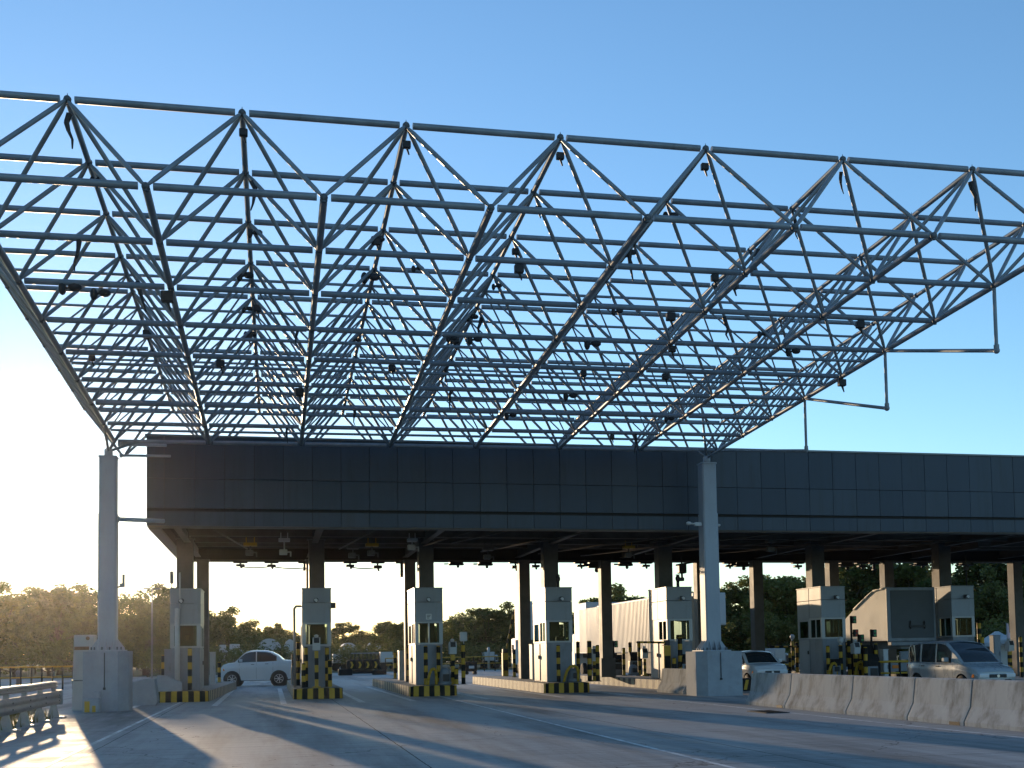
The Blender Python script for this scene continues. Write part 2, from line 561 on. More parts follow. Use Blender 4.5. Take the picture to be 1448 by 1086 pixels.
for k, (j, p, t) in enumerate(nodes):
    if k < 100: fpart(node_mb(MB(), p, t), 'node_joint', NODE)
    else: node_mb(nrest, p, t)
tag(fpart(nrest, 'node_joint', NODE), kind='stuff')
# drop pipes hanging from the right edge chord
for (j0, jx, px, py) in ((1, 3, 1390, 495), (3, 5, 1271, 578), (5, 8, 1135, 637)):
    n0 = BN(7, j0)
    low = at(px, py, n0.y)
    low.x = n0.x
    n1 = BN(7, jx)
    m = MB()
    m.tube(n0, low, 0.042, 10)
    m.tube(low - Vector((0,0,0.02)), low + Vector((0,0,0.14)), 0.062, 10)
    m.tube(low, n1, 0.048, 10)
    m.ball(low, 0.075, 10, 6)
    fpart(m, 'drop_pipe')
# leftover cladding clips and scraps dangling from the tubes
def clip_mb(p, kind, s):
    m = MB()
    r = random.Random(int(p.x*977+p.y*131))
    if kind == 0:      # torn hanging strip
        q = Vector(p); w = 0.05*s
        pts = [q]
        for k in range(4):
            q = q + Vector((r.uniform(-.06,.06)*s, r.uniform(-.03,.03)*s, -0.13*s)); pts.append(q)
        for k, (a, b) in enumerate(zip(pts[:-1], pts[1:])):
            m.tube(a, b, w*(1-0.2*k), 6, w*(0.82-0.2*k))
    elif kind == 1:    # clamp with a small lug
        m.bev(p.x-.09*s, p.x+.09*s, p.y-.06*s, p.y+.06*s, p.z-.2*s, p.z-.04*s, 0.02)
        m.tube(p-Vector((0,0,.18*s)), p-Vector((-.05*s,0,.34*s)), 0.03*s, 6, 0.015)
    else:              # clip pair on the tube
        m.ball(p+Vector((0.08*s,0,-.05)), 0.09*s, 8, 5, sc=(1.2,.7,.8))
        m.ball(p+Vector((-0.1*s,0,-.09)), 0.08*s, 8, 5, sc=(.8,.7,1.4))
        m.tube(p+Vector((-.1*s,0,-.09)), p+Vector((.08*s,0,-.05)), 0.03, 6)
    return m
for i in range(7):
    p = TN(i, 0) + Vector((0.02, 0.12, -0.22))
    fpart(clip_mb(p, 0 if i in (0, 5, 6) else 1, 1.25 if i in (0, 6) else 0.9), 'hanging_clip', DARK)
for k in range(64):
    j = rnd.choice((1,1,2,2,3,3,4,4,5,6,7)); i = rnd.randrange(7)
    if rnd.random() < 0.55:
        t = rnd.choice((0.02, 0.0, rnd.random()))
        p = TN(i,j).lerp(BN(i+rnd.randrange(2), j+rnd.randrange(2)), 0.08+0.7*t)
    else:
        p = BN(i, j).lerp(BN(i+1, j), rnd.random())
    fpart(clip_mb(p-Vector((0,0,.04)), rnd.choice((0,1,1,2,2)), rnd.uniform(.8,1.5)), 'hanging_clip', DARK)

# ------------------------------------------------------------------ canopy support columns
YC = 39.6
def support_column(px, pxp0, pxp1, chamf_right, label, base_off):
    x = atx(px, YC, 780)
    xa, xb = atx(pxp0, YC), atx(pxp1, YC)
    xc = (xa+xb)/2
    o = empty('support_column', (xc, YC, 0), label, 'column', group=None)
    dx = x-xc
    # pedestal with chamfered vertical corners
    hw = (xb-xa)/2; c = 0.30; d = 0.72
    if chamf_right: poly = [(-hw,-d),(hw-c,-d),(hw,-d+0.42),(hw,d),(-hw,d)]
    else: poly = [(-hw+c,-d),(hw,-d),(hw,d),(-hw,d),(-hw,-d+0.42)]
    ztop = zat(px, 921, YC)
    ped = MB()
    ped.prism(poly, -0.02, ztop*0.66)
    ins = [(a*0.992, b*0.992) for a, b in poly]
    ped.prism(ins, ztop*0.66, ztop*0.66+0.015)
    ped.prism(poly, ztop*0.66+0.015, ztop)
    po = ped.build('pedestal', CONC, o)
    # conduit and small metal tag on the pedestal front
    cd = MB()
    cd.tube((-0.02,-d-0.022,ztop-0.05), (-0.02,-d-0.022,ztop*0.40), 0.016, 8)
    cd.bev(-0.06,0.02,-d-0.06,-d-0.003,ztop*0.36,ztop*0.40,0.008)
    cd.build('conduit', DARK, po)
    # base plate, gussets, bolts
    bp = MB()
    bp.bev(dx-0.56,dx+0.56,-0.56,0.56,ztop+0.003,ztop+0.045,0.01)
    bo = bp.build('base_plate', COLP, o)
    gs = MB()
    for s in (-1, 1):
        for q in (-0.2, 0.0, 0.2):
            gs.prism([(dx+s*0.29, ztop+0.046),(dx+s*0.52, ztop+0.046),(dx+s*0.52, ztop+0.11),(dx+s*0.29, ztop+0.42)], q-0.012, q+0.012, 'y')
            gs.prism([(s*0.29, ztop+0.046),(s*0.52, ztop+0.046),(s*0.52, ztop+0.11),(s*0.29, ztop+0.42)], dx+q-0.012, dx+q+0.012, 'x')
    gs.build('gusset', COLP, bo)
    bl = MB()
    for s in (-1, 1):
        for q in (-0.36,-0.12,0.12,0.36):
            bl.tube((dx+q, s*0.47, ztop+0.046),(dx+q, s*0.47, ztop+0.14),0.028,6)
            bl.tube((dx+s*0.47, q, ztop+0.046),(dx+s*0.47, q, ztop+0.14),0.028,6)
    bl.build('anchor_bolt', NODE, bo)
    # shaft
    zt = zat(px, base_off, YC)
    zj = zat(px, 727, YC)
    def sq(r, ch): return [(dx-r+ch,-r),(dx+r-ch,-r),(dx+r,-r+ch),(dx+r,r-ch),(dx+r-ch,r),(dx-r+ch,r),(dx-r,r-ch),(dx-r,-r+ch)]
    sh = MB()
    sh.prism(sq(0.295,0.05), ztop+0.046, zj)
    sh.prism(sq(0.275,0.045), zj, zt)
    sh.build('shaft', COLP, o)
    cp = MB()
    cp.prism(sq(0.30,0.05), zt, zt+0.05)
    cp.tube((dx,0,zt+0.05),(dx,0,zt+0.30),0.14,14)
    cp.build('cap_plate', COLP, o)
    return o, dx, ztop, zt
colL, dxL, zpL, ztL = support_column(153, 122, 184, True, 'left grey box column on a concrete pedestal, with thin arms reaching to the roof', 648)
colR, dxR, zpR, ztR = support_column(1002.5, 979.5, 1038, False, 'right grey box column on a concrete pedestal, standing before the long dark fascia', 657)
# struts from the column caps to the frame corner
for o, dx, zt, i in ((colL, dxL, ztL, 0), (colR, dxR, ztR, 7)):
    c0 = Vector((o.location.x+dx, YC, zt+0.24))
    m = MB()
    tg = [BN(i, 8)]
    s = 1 if i == 0 else -1
    for t in tg + [BN(i, 7), BN(i+s, 8) if False else BN(i, 8)+U*(0.28*s)+Vector((0,0,0.02)), TN(0 if i == 0 else 6, 7).lerp(BN(i,8), 0.35)]:
        m.tube(c0, t, 0.045, 8)
    m.ball(c0, 0.14, 10, 6)
    m.move(-o.location.x, -o.location.y, 0)
    m.build('head_strut', STEEL, o)
# arms from the left column towards the fascia
for (px0, px1, py0, py1, r) in ((164, 232, 734, 737, 0.075), (168, 235, 628, 630, 0.055), (170, 241, 644, 645, 0.045)):
    a_ = at(px0, py0, YC); b_ = at(px1, py1, 40.55)
    m = MB().tube(a_, b_, r, 10)
    m.tube(a_, a_+(b_-a_).normalized()*0.08, r*1.7, 10)
    m.move(-colL.location.x, -colL.location.y, 0)
    m.build('brace_arm', COLP, colL)
m = MB()    # bracket and small lamp on the right side of the left column
b0 = at(164, 831, YC); b1 = at(172, 829, YC)
m.tube(b0, b1, 0.03, 8)
m.bev(b1.x-0.06, b1.x+0.10, YC-0.08, YC+0.08, b1.z-0.04, b1.z+0.10, 0.02)
m.tube(b1+Vector((0.06,0,0)), b1+Vector((0.06,0,0.4)), 0.045, 8)
m.move(-colL.location.x, -colL.location.y, 0)
m.build('lamp_bracket', GALV, colL)
m = MB()    # bracket arm on the right column at fascia height
b0 = at(992, 742, YC-0.2); b1 = at(974, 740, YC-0.25)
m.tube(b0, b1, 0.035, 8); m.ball(b1, 0.09, 10, 6, sc=(1.2,.8,.8))
m.bev(b0.x-0.28,b0.x-0.02,b0.y-0.06,b0.y+0.06,b0.z-0.05,b0.z+0.09,0.02)
m.tube(at(1012,742,YC-0.2), at(1018,743,YC-0.2), 0.05, 8)
m.move(-colR.location.x, -colR.location.y, 0)
m.build('lamp_bracket', WSTEEL, colR)

# ------------------------------------------------------------------ toll plaza roof
YF, YB = 41.0, 55.6
XW, XEND = atx(207, YF, 700), 46.0
ZF0, ZF1 = zat(207, 743, YF), zat(207, 616, YF)
plaza = empty('toll_plaza', (XW, YF, 0), 'long dark panelled toll plaza roof carried on rows of dark columns', 'toll plaza')
def pp(m, name, mt, parent=None):
    m.move(-XW, -YF, 0)
    return m.build(name, mt, parent or plaza)
zr = [ZF0, zat(207, 722.5, YF), zat(207, 718, YF), zat(207, 676, YF), ZF1]
xs_ = [XW]
x = atx(232.5, YF, 700); st = (atx(596, YF, 700)-atx(353.6, YF, 700))/6.0
while x < XEND:
    xs_.append(x); x += st
m = MB()
rp = random.Random(3)
for k in range(len(xs_)-1):
    x0, x1 = xs_[k]+0.009, xs_[k+1]-0.009
    for (z0, z1, dy) in ((zr[0], zr[1]-0.0, 0.0), (zr[2], zr[3]-0.01, -0.02), (zr[3]+0.01, zr[4], -0.02)):
        e = rp.uniform(-0.004, 0.004); t = rp.uniform(-0.003, 0.003)
        m.add([(x0,YF+dy+e,z0),(x1,YF+dy+e+t,z0),(x1,YF+dy+e+t,z1),(x0,YF+dy+e,z1),
               (x0,YF+0.05,z0),(x1,YF+0.05,z0),(x1,YF+0.05,z1),(x0,YF+0.05,z1)],
              [(0,1,2,3),(0,4,5,1),(3,2,6,7),(0,3,7,4),(1,5,6,2)], rp.choice((0,0,0,1,1,2)))
pp(m, 'fascia_cladding', [CLAD, CLAD2, CLAD3])
m = MB()
m.box(XW, XEND, YF+0.06, YF+0.35, ZF0+0.02, ZF1-0.02)
m.box(XW, XW+0.3, YF+0.35, YB, ZF0+0.02, ZF1-0.02)
m.box(XEND-0.3, XEND, YF+0.35, YB, ZF0+0.02, ZF1-0.02)
m.box(XW+0.3, XEND-0.3, YB-0.3, YB, ZF0+0.02, ZF1-1.6)
pp(m, 'parapet_wall', SOFF)
m = MB()
m.bev(XW-0.05, XEND+0.05, YF-0.06, YF+0.40, ZF1-0.018, ZF1+0.06, 0.01)
pp(m, 'coping', COPE)
ZS = ZF0+0.55
m = MB()
m.box(XW+0.3, XEND-0.3, YF+0.35, YB-0.3, ZS, ZS+0.35)
pp(m, 'roof_deck', SOFF)
m = MB()   # soffit edge trims
m.bev(XW+0.02, XEND, YF+0.055, YF+0.50, ZF0-0.05, ZF0+0.018, 0.01)
m.bev(XW+0.02, XEND, YB-0.42, YB-0.02, ZF0-0.08, ZF0+0.018, 0.01)
m.bev(XW+0.01, XW+0.42, YF+0.51, YB-0.43, ZF0-0.06, ZF0+0.018, 0.01)
pp(m, 'soffit_trim', BEAM)

booth_px = [262, 448, 607, 791.5, 962.5, 1180.5, 1364.5]
YBO = 47.0
booth_x = [atx(p, YBO) for p in booth_px]
ISLZ = 0.43
cx_front = []
for p in (262, 447.5, 601.5, 777, 938, 1152.5, 1331):
    cx_front.append(atx(p, 48.7, 800))
cx_front = [bx if abs(bx-cx) > 0.5 else cx for bx, cx in zip(booth_x, cx_front)]
for k, cxv in enumerate(cx_front):
    m = MB()
    cxv = max(booth_x[k]-0.20, min(booth_x[k]+0.20, cxv))
    m.bev(cxv-0.33, cxv+0.33, 48.37, 49.03, ISLZ+0.003, ZF0+0.30, 0.025)
    m.bev(cxv-0.40, cxv+0.40, 48.30, 49.10, ZF0+0.305, ZF0+0.36, 0.01)
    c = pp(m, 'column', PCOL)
back_px = (287, 441, 579.5, 741, 856, 991, 1070.5, 1178, 1255.5, 1437)
for p in back_px:
    xb_ = atx(p, 54.2, 860)
    on = any(abs(xb_-b) < 1.35 for b in booth_x)
    m = MB()
    z0 = ISLZ+0.003 if on else 0.003
    m.bev(xb_-0.27, xb_+0.27, 53.93, 54.47, z0, ZF0-0.1, 0.02)
    if p in (856,): m.bev(xb_-0.37, xb_+0.37, 53.83, 54.57, z0, z0+0.95, 0.02)
    m.bev(xb_-0.33, xb_+0.33, 53.85, 54.55, ZF0-0.095, ZF0-0.082, 0.005)
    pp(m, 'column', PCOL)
# girders and purlins under the deck
m = MB()
def ibeam_y(m, x, y0, y1, z1, h, w):
    m.box(x-w/2, x+w/2, y0, y1, z1-h, z1-h+0.03)
    m.box(x-0.02, x+0.02, y0, y1, z1-h+0.031, z1)
def ibeam_x(m, y, x0, x1, z1, h, w):
    m.box(x0, x1, y-w/2, y+w/2, z1-h, z1-h+0.025)
    m.box(x0, x1, y-0.018, y+0.018, z1-h+0.026, z1)
for cxv in booth_x + [34.5, 40.0]:
    mm = MB(); ibeam_y(mm, cxv, YF+0.52, 48.2, ZS-0.004, 0.42, 0.26); ibeam_y(mm, cxv, 49.2, YB-0.45, ZS-0.004, 0.42, 0.26)
    pp(mm, 'girder', BEAM)
for y in (42.6, 44.6, 46.75, 50.4, 52.2):
    mm = MB()
    xs = [XW+0.45] + booth_x + [34.5, 40.0] + [XEND-0.35]
    for a_, b_ in zip(xs[:-1], xs[1:]):
        ibeam_x(mm, y, a_+0.16, b_-0.16, ZS-0.004, 0.30 if y == 46.75 else 0.2, 0.16)
    pp(mm, 'purlin', BEAM)
# slanted pipes and conduits running under the deck
mm = MB()
for (xa, ya, xb, yb) in ((-2.2,41.6,-1.0,50),(4.0,41.6,3.0,50),(7.8,41.7,6.2,50.2),(9.2,41.6,7.6,47),(12.6,41.6,9.6,51),(17.5,41.6,12.6,52),(21,41.6,15,53),(24.5,41.7,18,52),(29,41.6,21,52),(33,41.6,25,52)):
    mm.tube((xa,ya,ZS-0.50),(xb,yb,ZS-0.50),0.035,8)
pp(mm, 'conduit', BEAM)

# ------------------------------------------------------------------ toll islands
island_labels = [
    'leftmost toll island with yellow and black nose, beside the left pedestal',
    'toll island with yellow and black nose between the white sedan and the open lane',
    'third toll island from the left, sunlit side kerb ending in a striped nose',
    'fourth toll island from the left, long sunlit kerb and bent yellow guard',
    'fifth toll island partly hidden behind the right pedestal',
    'sixth toll island hidden low behind the concrete barriers',
    'rightmost toll island behind the silver van']
YI0, YI1 = 45.55, 63.0
def island(k, xc):
    o = empty('traffic_island', (xc, YI0, 0), island_labels[k], 'traffic island', group='toll islands under the plaza roof')
    L_ = YI1-YI0; hw = 1.0
    fl = 0.55 if k == 0 else 0.0
    # outline: nose arc then sides
    pts = []
    for t in range(0, 9):
        a = PI + PI*t/8
        pts.append((hw*math.copysign(abs(math.cos(a))**0.45, math.cos(a)), 0.42+0.42*math.copysign(abs(math.sin(a))**0.8, math.sin(a))))
    right = [(hw+fl*s, 0.42+(L_-0.42)*s) for s in [i/40 for i in range(1, 41)]]
    left = [(-hw, 0.42+(L_-0.42)*s) for s in [i/40 for i in range(40, 0, -1)]]
    outline = pts + right + left
    n = len(outline)
    top = MB()
    ins = []
    cxm = 0
    for (x, y) in outline:
        ins.append((x*0.86, 0.16+(y-0.16)*0.985 if y < 8 else y-0.12))
    top.add([(x, y, ISLZ-0.002) for x, y in ins], [tuple(range(n))])
    top.build('island_top', ISLC, o)
    # striped kerb: one quad band per stretch, resampled at stripe width
    kb = MB()
    d = 0.0; i_str = 0
    for q in range(n):
        a = outline[q]; b = outline[(q+1) % n]
        ia = ins[q]; ib = ins[(q+1) % n]
        ln = math.hypot(b[0]-a[0], b[1]-a[1])
        front = a[1] < 0.5 and b[1] < 0.6
        w = 0.235 if front else 0.33
        st_ = max(1, round(ln/w))
        for s in range(st_):
            t0, t1 = s/st_, (s+1)/st_
            def lp(A, B, t): return (A[0]+(B[0]-A[0])*t, A[1]+(B[1]-A[1])*t)
            p, r_ = lp(a, b, t0), lp(a, b, t1); pi_, ri = lp(ia, ib, t0), lp(ia, ib, t1)
            if front: mi = i_str % 2
            else: mi = 2 + (i_str % 2)
            i_str += 1
            kb.add([(p[0],p[1],-0.01),(r_[0],r_[1],-0.01),(r_[0]*0.99,r_[1],ISLZ-0.02),(p[0]*0.99,p[1],ISLZ-0.02)], [(0,1,2,3)], mi)
            kb.add([(p[0]*0.99,p[1],ISLZ-0.02),(r_[0]*0.99,r_[1],ISLZ-0.02),(ri[0],ri[1],ISLZ),(pi_[0],pi_[1],ISLZ)], [(0,1,2,3)], 4 if not front else mi)
    kb.build('kerb', [YELP, BLACKP, CREAMP, GREYP, ISLC], o)
    return o
for k, xc in enumerate(booth_x):
    island(k, xc)
    # painted lane edge lines running off the nose
    line_marking(xc-1.52, xc-1.30, 41.2, 62, 0.0)
    line_marking(xc+1.30, xc+1.52, 41.2, 62, 0.0)

# ------------------------------------------------------------------ toll booths
booth_labels = [
    'leftmost toll booth with an attendant behind the window and an antenna pole',
    'narrow grey toll booth right of the white sedan with a grey gooseneck pipe beside it',
    'grey toll booth with a split front window and small white notice plate',
    'grey toll booth with a roof beacon and sunlit side, left of the white trailers',
    'grey toll booth directly left of the right canopy column',
    'grey toll booth rising behind the barriers, left of the trailer with sloping top',
    'rightmost grey toll booth behind the silver van']
BW, BD, BH = 0.60, 2.40, 4.08
def make_booth(k, xc):
    o = empty('toll_booth', (xc, YBO, ISLZ+0.002), booth_labels[k], 'toll booth', group='toll booths on the islands')
    z1, z2, z3 = 1.70, 2.68, 3.50
    t = 0.05
    m = MB()   # lower walls
    m.bev(-BW+0.03, BW-0.03, 0.03, 0.03+t, 0, z1, 0.012)
    m.bev(-BW+0.03, -BW+0.03+t, 0.085, BD-0.03, 0, z1, 0.012)
    m.bev(BW-0.03-t, BW-0.03, 0.085, BD-0.03, 0, z1, 0.012)
    m.bev(-BW+0.09, BW-0.09, BD-0.08, BD-0.03, 0, z1, 0.012)
    m.build('lower_wall', BOOTHD, o)
    m = MB()   # upper hood: two courses of panels
    for (za, zb) in ((z2, z3-0.006), (z3+0.006, BH)):
        m.bev(-BW, BW, 0, t, za, zb, 0.01)
        for s in (-1, 1):
            xa, xb = (-BW, -BW+t) if s < 0 else (BW-t, BW)
            m.bev(xa, xb, t+0.004, 1.17, za, zb, 0.01)
            m.bev(xa, xb, 1.21, BD-0.004, za, zb, 0.01)
        m.bev(-BW+t+0.003, BW-t-0.003, BD-t, BD, za, zb, 0.01)
    m.build('upper_wall', BOOTH, o)
    m = MB()   # roof ring around the column
    cc = max(-0.20, min(0.20, cx_front[k]-xc))
    m.box(-BW-0.02, BW+0.02, -0.02, 1.34, BH+0.003, BH+0.04)
    m.box(-BW-0.02, BW+0.02, 2.06, BD+0.02, BH+0.003, BH+0.04)
    m.box(-BW-0.02, cc-0.36, 1.343, 2.057, BH+0.003, BH+0.04)
    m.box(cc+0.36, BW+0.02, 1.343, 2.057, BH+0.003, BH+0.04)
    m.build('roof', BOOTH, o)
    for s in (-1, 1):   # corner and mid posts
        for y in (0.005, 1.16, BD-0.085):
            xa = -BW+0.005 if s < 0 else BW-0.085
            MB().box(xa, xa+0.08, y, y+0.08, z1+0.002, z2-0.002).build('corner_post', ALU, o)
    # front window
    m = MB()
    xa, xb, za, zb, fw = -BW+0.088, BW-0.088, z1+0.004, z2-0.004, 0.07
    m.box(xa, xb, 0.0, 0.06, za, za+fw); m.box(xa, xb, 0.0, 0.06, zb-fw, zb)
    m.box(xa, xa+fw, 0.003, 0.057, za+fw, zb-fw); m.box(xb-fw, xb, 0.003, 0.057, za+fw, zb-fw)
    if k == 2: m.box(-0.03, 0.03, 0.006, 0.054, za+fw, zb-fw)
    w = m.build('window', ALU, o)
    MB().box(xa+fw+0.002, xb-fw-0.002, 0.028, 0.034, za+fw+0.002, zb-fw-0.002).build('pane', GLASS, w)
    # side windows and doors
    for s in (-1, 1):
        xo = -BW+0.01 if s < 0 else BW-0.06
        m = MB()
        y0, y1 = 0.09, 1.155
        m.box(xo, xo+0.05, y0, y1, z1+0.004, z1+0.07); m.box(xo, xo+0.05, y0, y1, z2-0.09, z2-0.004)
        for y in (y0, 0.58, y1-0.06): m.box(xo+0.002, xo+0.048, y, y+0.06, z1+0.07, z2-0.09)
        w = m.build('window', ALU, o)
        MB().box(xo+0.022, xo+0.028, y0+0.062, y1-0.062, z1+0.072, z2-0.092).build('pane', GLASS, w)
        m = MB()
        y0, y1 = 1.245, BD-0.09
        xd = xo - 0.022*s*-1 if False else xo
        m.box(xd, xd+0.05, y0, y1, z1+0.004, z2-0.004) if k in (4,) else None
        if k not in (4,):
            m.box(xo, xo+0.05, y0, y0+0.1, z1+0.004, z2-0.004); m.box(xo, xo+0.05, y1-0.1, y1, z1+0.004, z2-0.004)
            m.box(xo+0.002, xo+0.048, y0+0.1, y1-0.1, z2-0.14, z2-0.004); m.box(xo+0.002, xo+0.048, y0+0.1, y1-0.1, z1+0.004, z1+0.07)
        xs0 = -BW+0.005 if s < 0 else BW-0.028
        m.box(xs0, xs0+0.023, y0+0.03, y1-0.03, 0.05, z1-0.03)
        d = m.build('door', BOOTH, o)
        if k not in (4,):
            MB().box(xo+0.022, xo+0.028, y0+0.102, y1-0.102, z1+0.072, z2-0.142).build('pane', GLASS, d)
        MB().bev((xs0-0.05) if s < 0 else xs0+0.025, (xs0-0.002) if s < 0 else xs0+0.073, y0+0.08, y0+0.16, 1.0, 1.16, 0.008).build('handle', DARK, d)
    m = MB()   # raised floor and counter
    m.box(-BW+0.10, BW-0.10, 0.10, 1.30, 0.003, 0.56)
    m.build('floor', ISLC, o)
    m = MB(); m.bev(-BW+0.10, BW-0.10, 0.10, 0.42, z1-0.16, z1-0.11, 0.01)
    m.box(-BW+0.10, BW-0.10, 0.11, 0.15, 0.565, z1-0.165)
    if k != 0: m.bev(-0.10, 0.30, 0.20, 0.25, z1-0.06, z1+0.28, 0.01); m.box(0.06, 0.14, 0.2, 0.26, z1-0.105, z1-0.055)
    m.build('counter', DARK, o)
    # floodlight / camera on the hood
    m = MB()
    lx = -0.02 if k in (1,2) else (-0.14 if k == 0 else 0.1)
    m.bev(lx-0.06, lx+0.06, -0.04, -0.003, 3.52, 3.70, 0.01)
    m.tube((lx,-0.04,3.62),(lx,-0.13,3.62),0.03,8)
    m.tube((lx-0.02,-0.30,3.585),(lx+0.02,-0.13,3.62),0.085,14)
    m.tube((lx-0.02,-0.31,3.585),(lx-0.02,-0.30,3.585),0.10,14,0.09)
    lm = m.build('floodlight', NODE, o)
    MB().tube((lx-0.021,-0.318,3.584),(lx-0.02,-0.311,3.585),0.078,14).build('lens', LAMPC, lm)
    if k == 2:
        m = MB(); m.box(-0.12, 0.12, -0.014, -0.003, 2.76, 3.0)
        pl = m.build('notice_plate', WHITEP, o)
        m = MB()
        for r_ in range(3): m.box(-0.08, 0.08-0.03*r_, -0.018, -0.0145, 2.93-0.06*r_, 2.955-0.06*r_)
        m.build('notice_lettering', DARK, pl)
    if k == 0:
        m = MB(); m.tube((-0.20,-0.12,3.3),(-0.20,-0.12,4.75),0.035,10); m.tube((-0.20,-0.12,3.6),(-0.20,-0.003,3.6),0.02,8); m.tube((-0.30,-0.12,0.002),(-0.30,-0.12,3.3),0.10,12)
        m.build('antenna_pole', WSTEEL, o)
        m = MB(); m.bev(-0.62,-0.48,0.2,0.34,BH+0.25,BH+0.75,0.03); m.tube((-0.55,0.27,BH+0.042),(-0.55,0.27,BH+0.27),0.02,8)
        m.build('loudspeaker', NODE, o)
    if k == 1:
        m = MB(); m.bev(BW+0.003, BW+0.21, 0.3, 0.5, 3.28, 3.52, 0.01)
        m.build('side_lamp', DARK, o)
        m = MB(); m.path([(-BW-0.003,0.5,3.38),(-BW-0.22,0.5,3.38),(-BW-0.30,0.5,3.28),(-BW-0.30,0.5,0.003)], 0.05, 10)
        m.build('gooseneck_pipe', GALV, o)
    if k in (3, 4):
        m = MB(); m.tube((0.05,0.25,BH+0.042),(0.05,0.25,BH+0.30),0.07,12); m.ball((0.05,0.25,BH+0.42),0.13,12,8,sc=(.85,.85,1.2)); m.tube((0.05,0.25,BH+0.56),(0.05,0.25,BH+0.60),0.10,12)
        if k == 4: m.bev(0.06,0.32,0.12,0.36,BH+0.30,BH+0.46,0.02)
        m.build('beacon_lamp', DARK, o)
    if k == 6:
        m = MB(); m.tube((0.45,0.3,BH+0.042),(0.45,0.3,BH+1.5),0.03,10); m.bev(0.38,0.66,0.2,0.4,BH+1.05,BH+1.22,0.02); m.bev(0.34,0.54,0.2,0.4,BH+0.8,BH+1.0,0.02)
        m.build('roof_camera', DARK, o)
    return o
for k, xc in enumerate(booth_x): make_booth(k, xc)

# ------------------------------------------------------------------ the attendant in the leftmost booth
def make_person(loc, label):
    root = empty('person', loc, label, 'person', rz=PI)   # faces -Y
    def skin_mesh(name, mt, verts, edges, radii, rootv, parent, sub=2):
        me = bpy.data.meshes.new(name)
        me.from_pydata(verts, edges, [])
        o = bpy.data.objects.new(name, me)
        col.objects.link(o)
        sk = o.modifiers.new('skin', 'SKIN')
        for i, r in enumerate(radii):
            rr = r if isinstance(r, tuple) else (r, r)
            me.skin_vertices[0].data[i].radius = rr
            me.skin_vertices[0].data[i].use_root = (i == rootv)
        sk.use_smooth_shade = True
        ss = o.modifiers.new('sub', 'SUBSURF'); ss.levels = sub; ss.render_levels = sub
        bpy.context.view_layer.update()
        dg = bpy.context.evaluated_depsgraph_get()
        me2 = bpy.data.meshes.new_from_object(o.evaluated_get(dg))
        bpy.data.objects.remove(o)
        me2.name = name
        me2.materials.clear(); me2.materials.append(mt)
        o2 = bpy.data.objects.new(name, me2)
        col.objects.link(o2)
        o2.parent = parent
        return o2
    V_ = []; E_ = []; R_ = []
    def v(x, y, z, r, p=None):
        V_.append((x, y, z)); R_.append(r)
        if p is not None: E_.append((p, len(V_)-1))
        return len(V_)-1
    pel = v(0,0,0.95,(0.15,0.11))
    wa = v(0,0.005,1.10,(0.135,0.10),pel); ch = v(0,0,1.30,(0.16,0.11),wa); nb = v(0,-0.01,1.44,(0.075,0.07),ch)
    nk = v(0,0.005,1.50,0.055,nb); jaw = v(0,0.03,1.565,(0.062,0.075),nk); hd = v(0,0.015,1.64,(0.078,0.095),jaw); tp = v(0,0.0,1.71,(0.062,0.075),hd)
    v(0,0.125,1.615,0.014,jaw)     # nose
    for s in (-1,1):
        v(s*0.088,0.0,1.615,0.012,hd)   # ears
        sh = v(s*0.17,0,1.41,0.062,ch); el = v(s*0.215,0.06,1.17,0.044,sh); wr = v(s*0.14,0.27,1.14,0.029,el)
        pm = v(s*0.12,0.34,1.13,(0.036,0.016),wr)
        for q, ln in ((-0.024,0.062),(-0.008,0.075),(0.008,0.070),(0.024,0.052)):
            k1 = v(s*0.12+q,0.385,1.128,0.009,pm); v(s*0.12+q*1.1,0.385+ln,1.112,0.0075,k1)
        tb = v(s*0.12-s*0.045,0.345,1.13,0.010,pm); v(s*0.12-s*0.06,0.385,1.12,0.008,tb)
        hp = v(s*0.09,0,0.90,0.088,pel); kn = v(s*0.10,0.02,0.50,0.06,hp); an = v(s*0.10,0.0,0.09,0.042,kn); v(s*0.105,0.14,0.04,0.036,an)
    body = skin_mesh('body', SKIN, V_, E_, R_, pel, root)
    # clothing: jacket and trousers
    V_.clear(); E_.clear(); R_.clear()
    a = v(0,0,0.92,(0.165,0.125)); b = v(0,0.005,1.10,(0.155,0.118),a); c = v(0,0,1.30,(0.178,0.125),b); v(0,-0.01,1.425,(0.085,0.08),c)
    for s in (-1,1):
        sh = v(s*0.17,0,1.41,0.074,c); el = v(s*0.215,0.06,1.17,0.056,sh); v(s*0.145,0.255,1.14,0.042,el)
    skin_mesh('jacket', CLOTH, V_[:], E_[:], R_[:], a, body)
    V_.clear(); E_.clear(); R_.clear()
    a = v(0,0,0.95,(0.158,0.118))
    for s in (-1,1):
        hp = v(s*0.09,0,0.88,0.10,a); kn = v(s*0.10,0.02,0.50,0.072,hp); v(s*0.10,0.0,0.10,0.058,kn)
    skin_mesh('trousers', TROUS, V_[:], E_[:], R_[:], a, body)
    h = MB(); h.ball((0,-0.012,1.675),0.10,14,9,sc=(0.86,1.0,0.86)); h.build('hair', HAIR, body)
    f = MB()
    for s in (-1,1): f.ball((s*0.032,0.104,1.645),0.011,8,6)
    f.build('eye', DARK, body)
    f = MB(); f.ball((0,0.108,1.572),0.02,8,6,sc=(1.2,0.4,0.35)); f.build('mouth', mat('lips', (0.3,0.12,0.1)), body)
    return root
make_person((booth_x[0]+0.02, YBO+0.80, ISLZ+0.566), 'dark-haired attendant in dark jacket standing inside the leftmost toll booth')

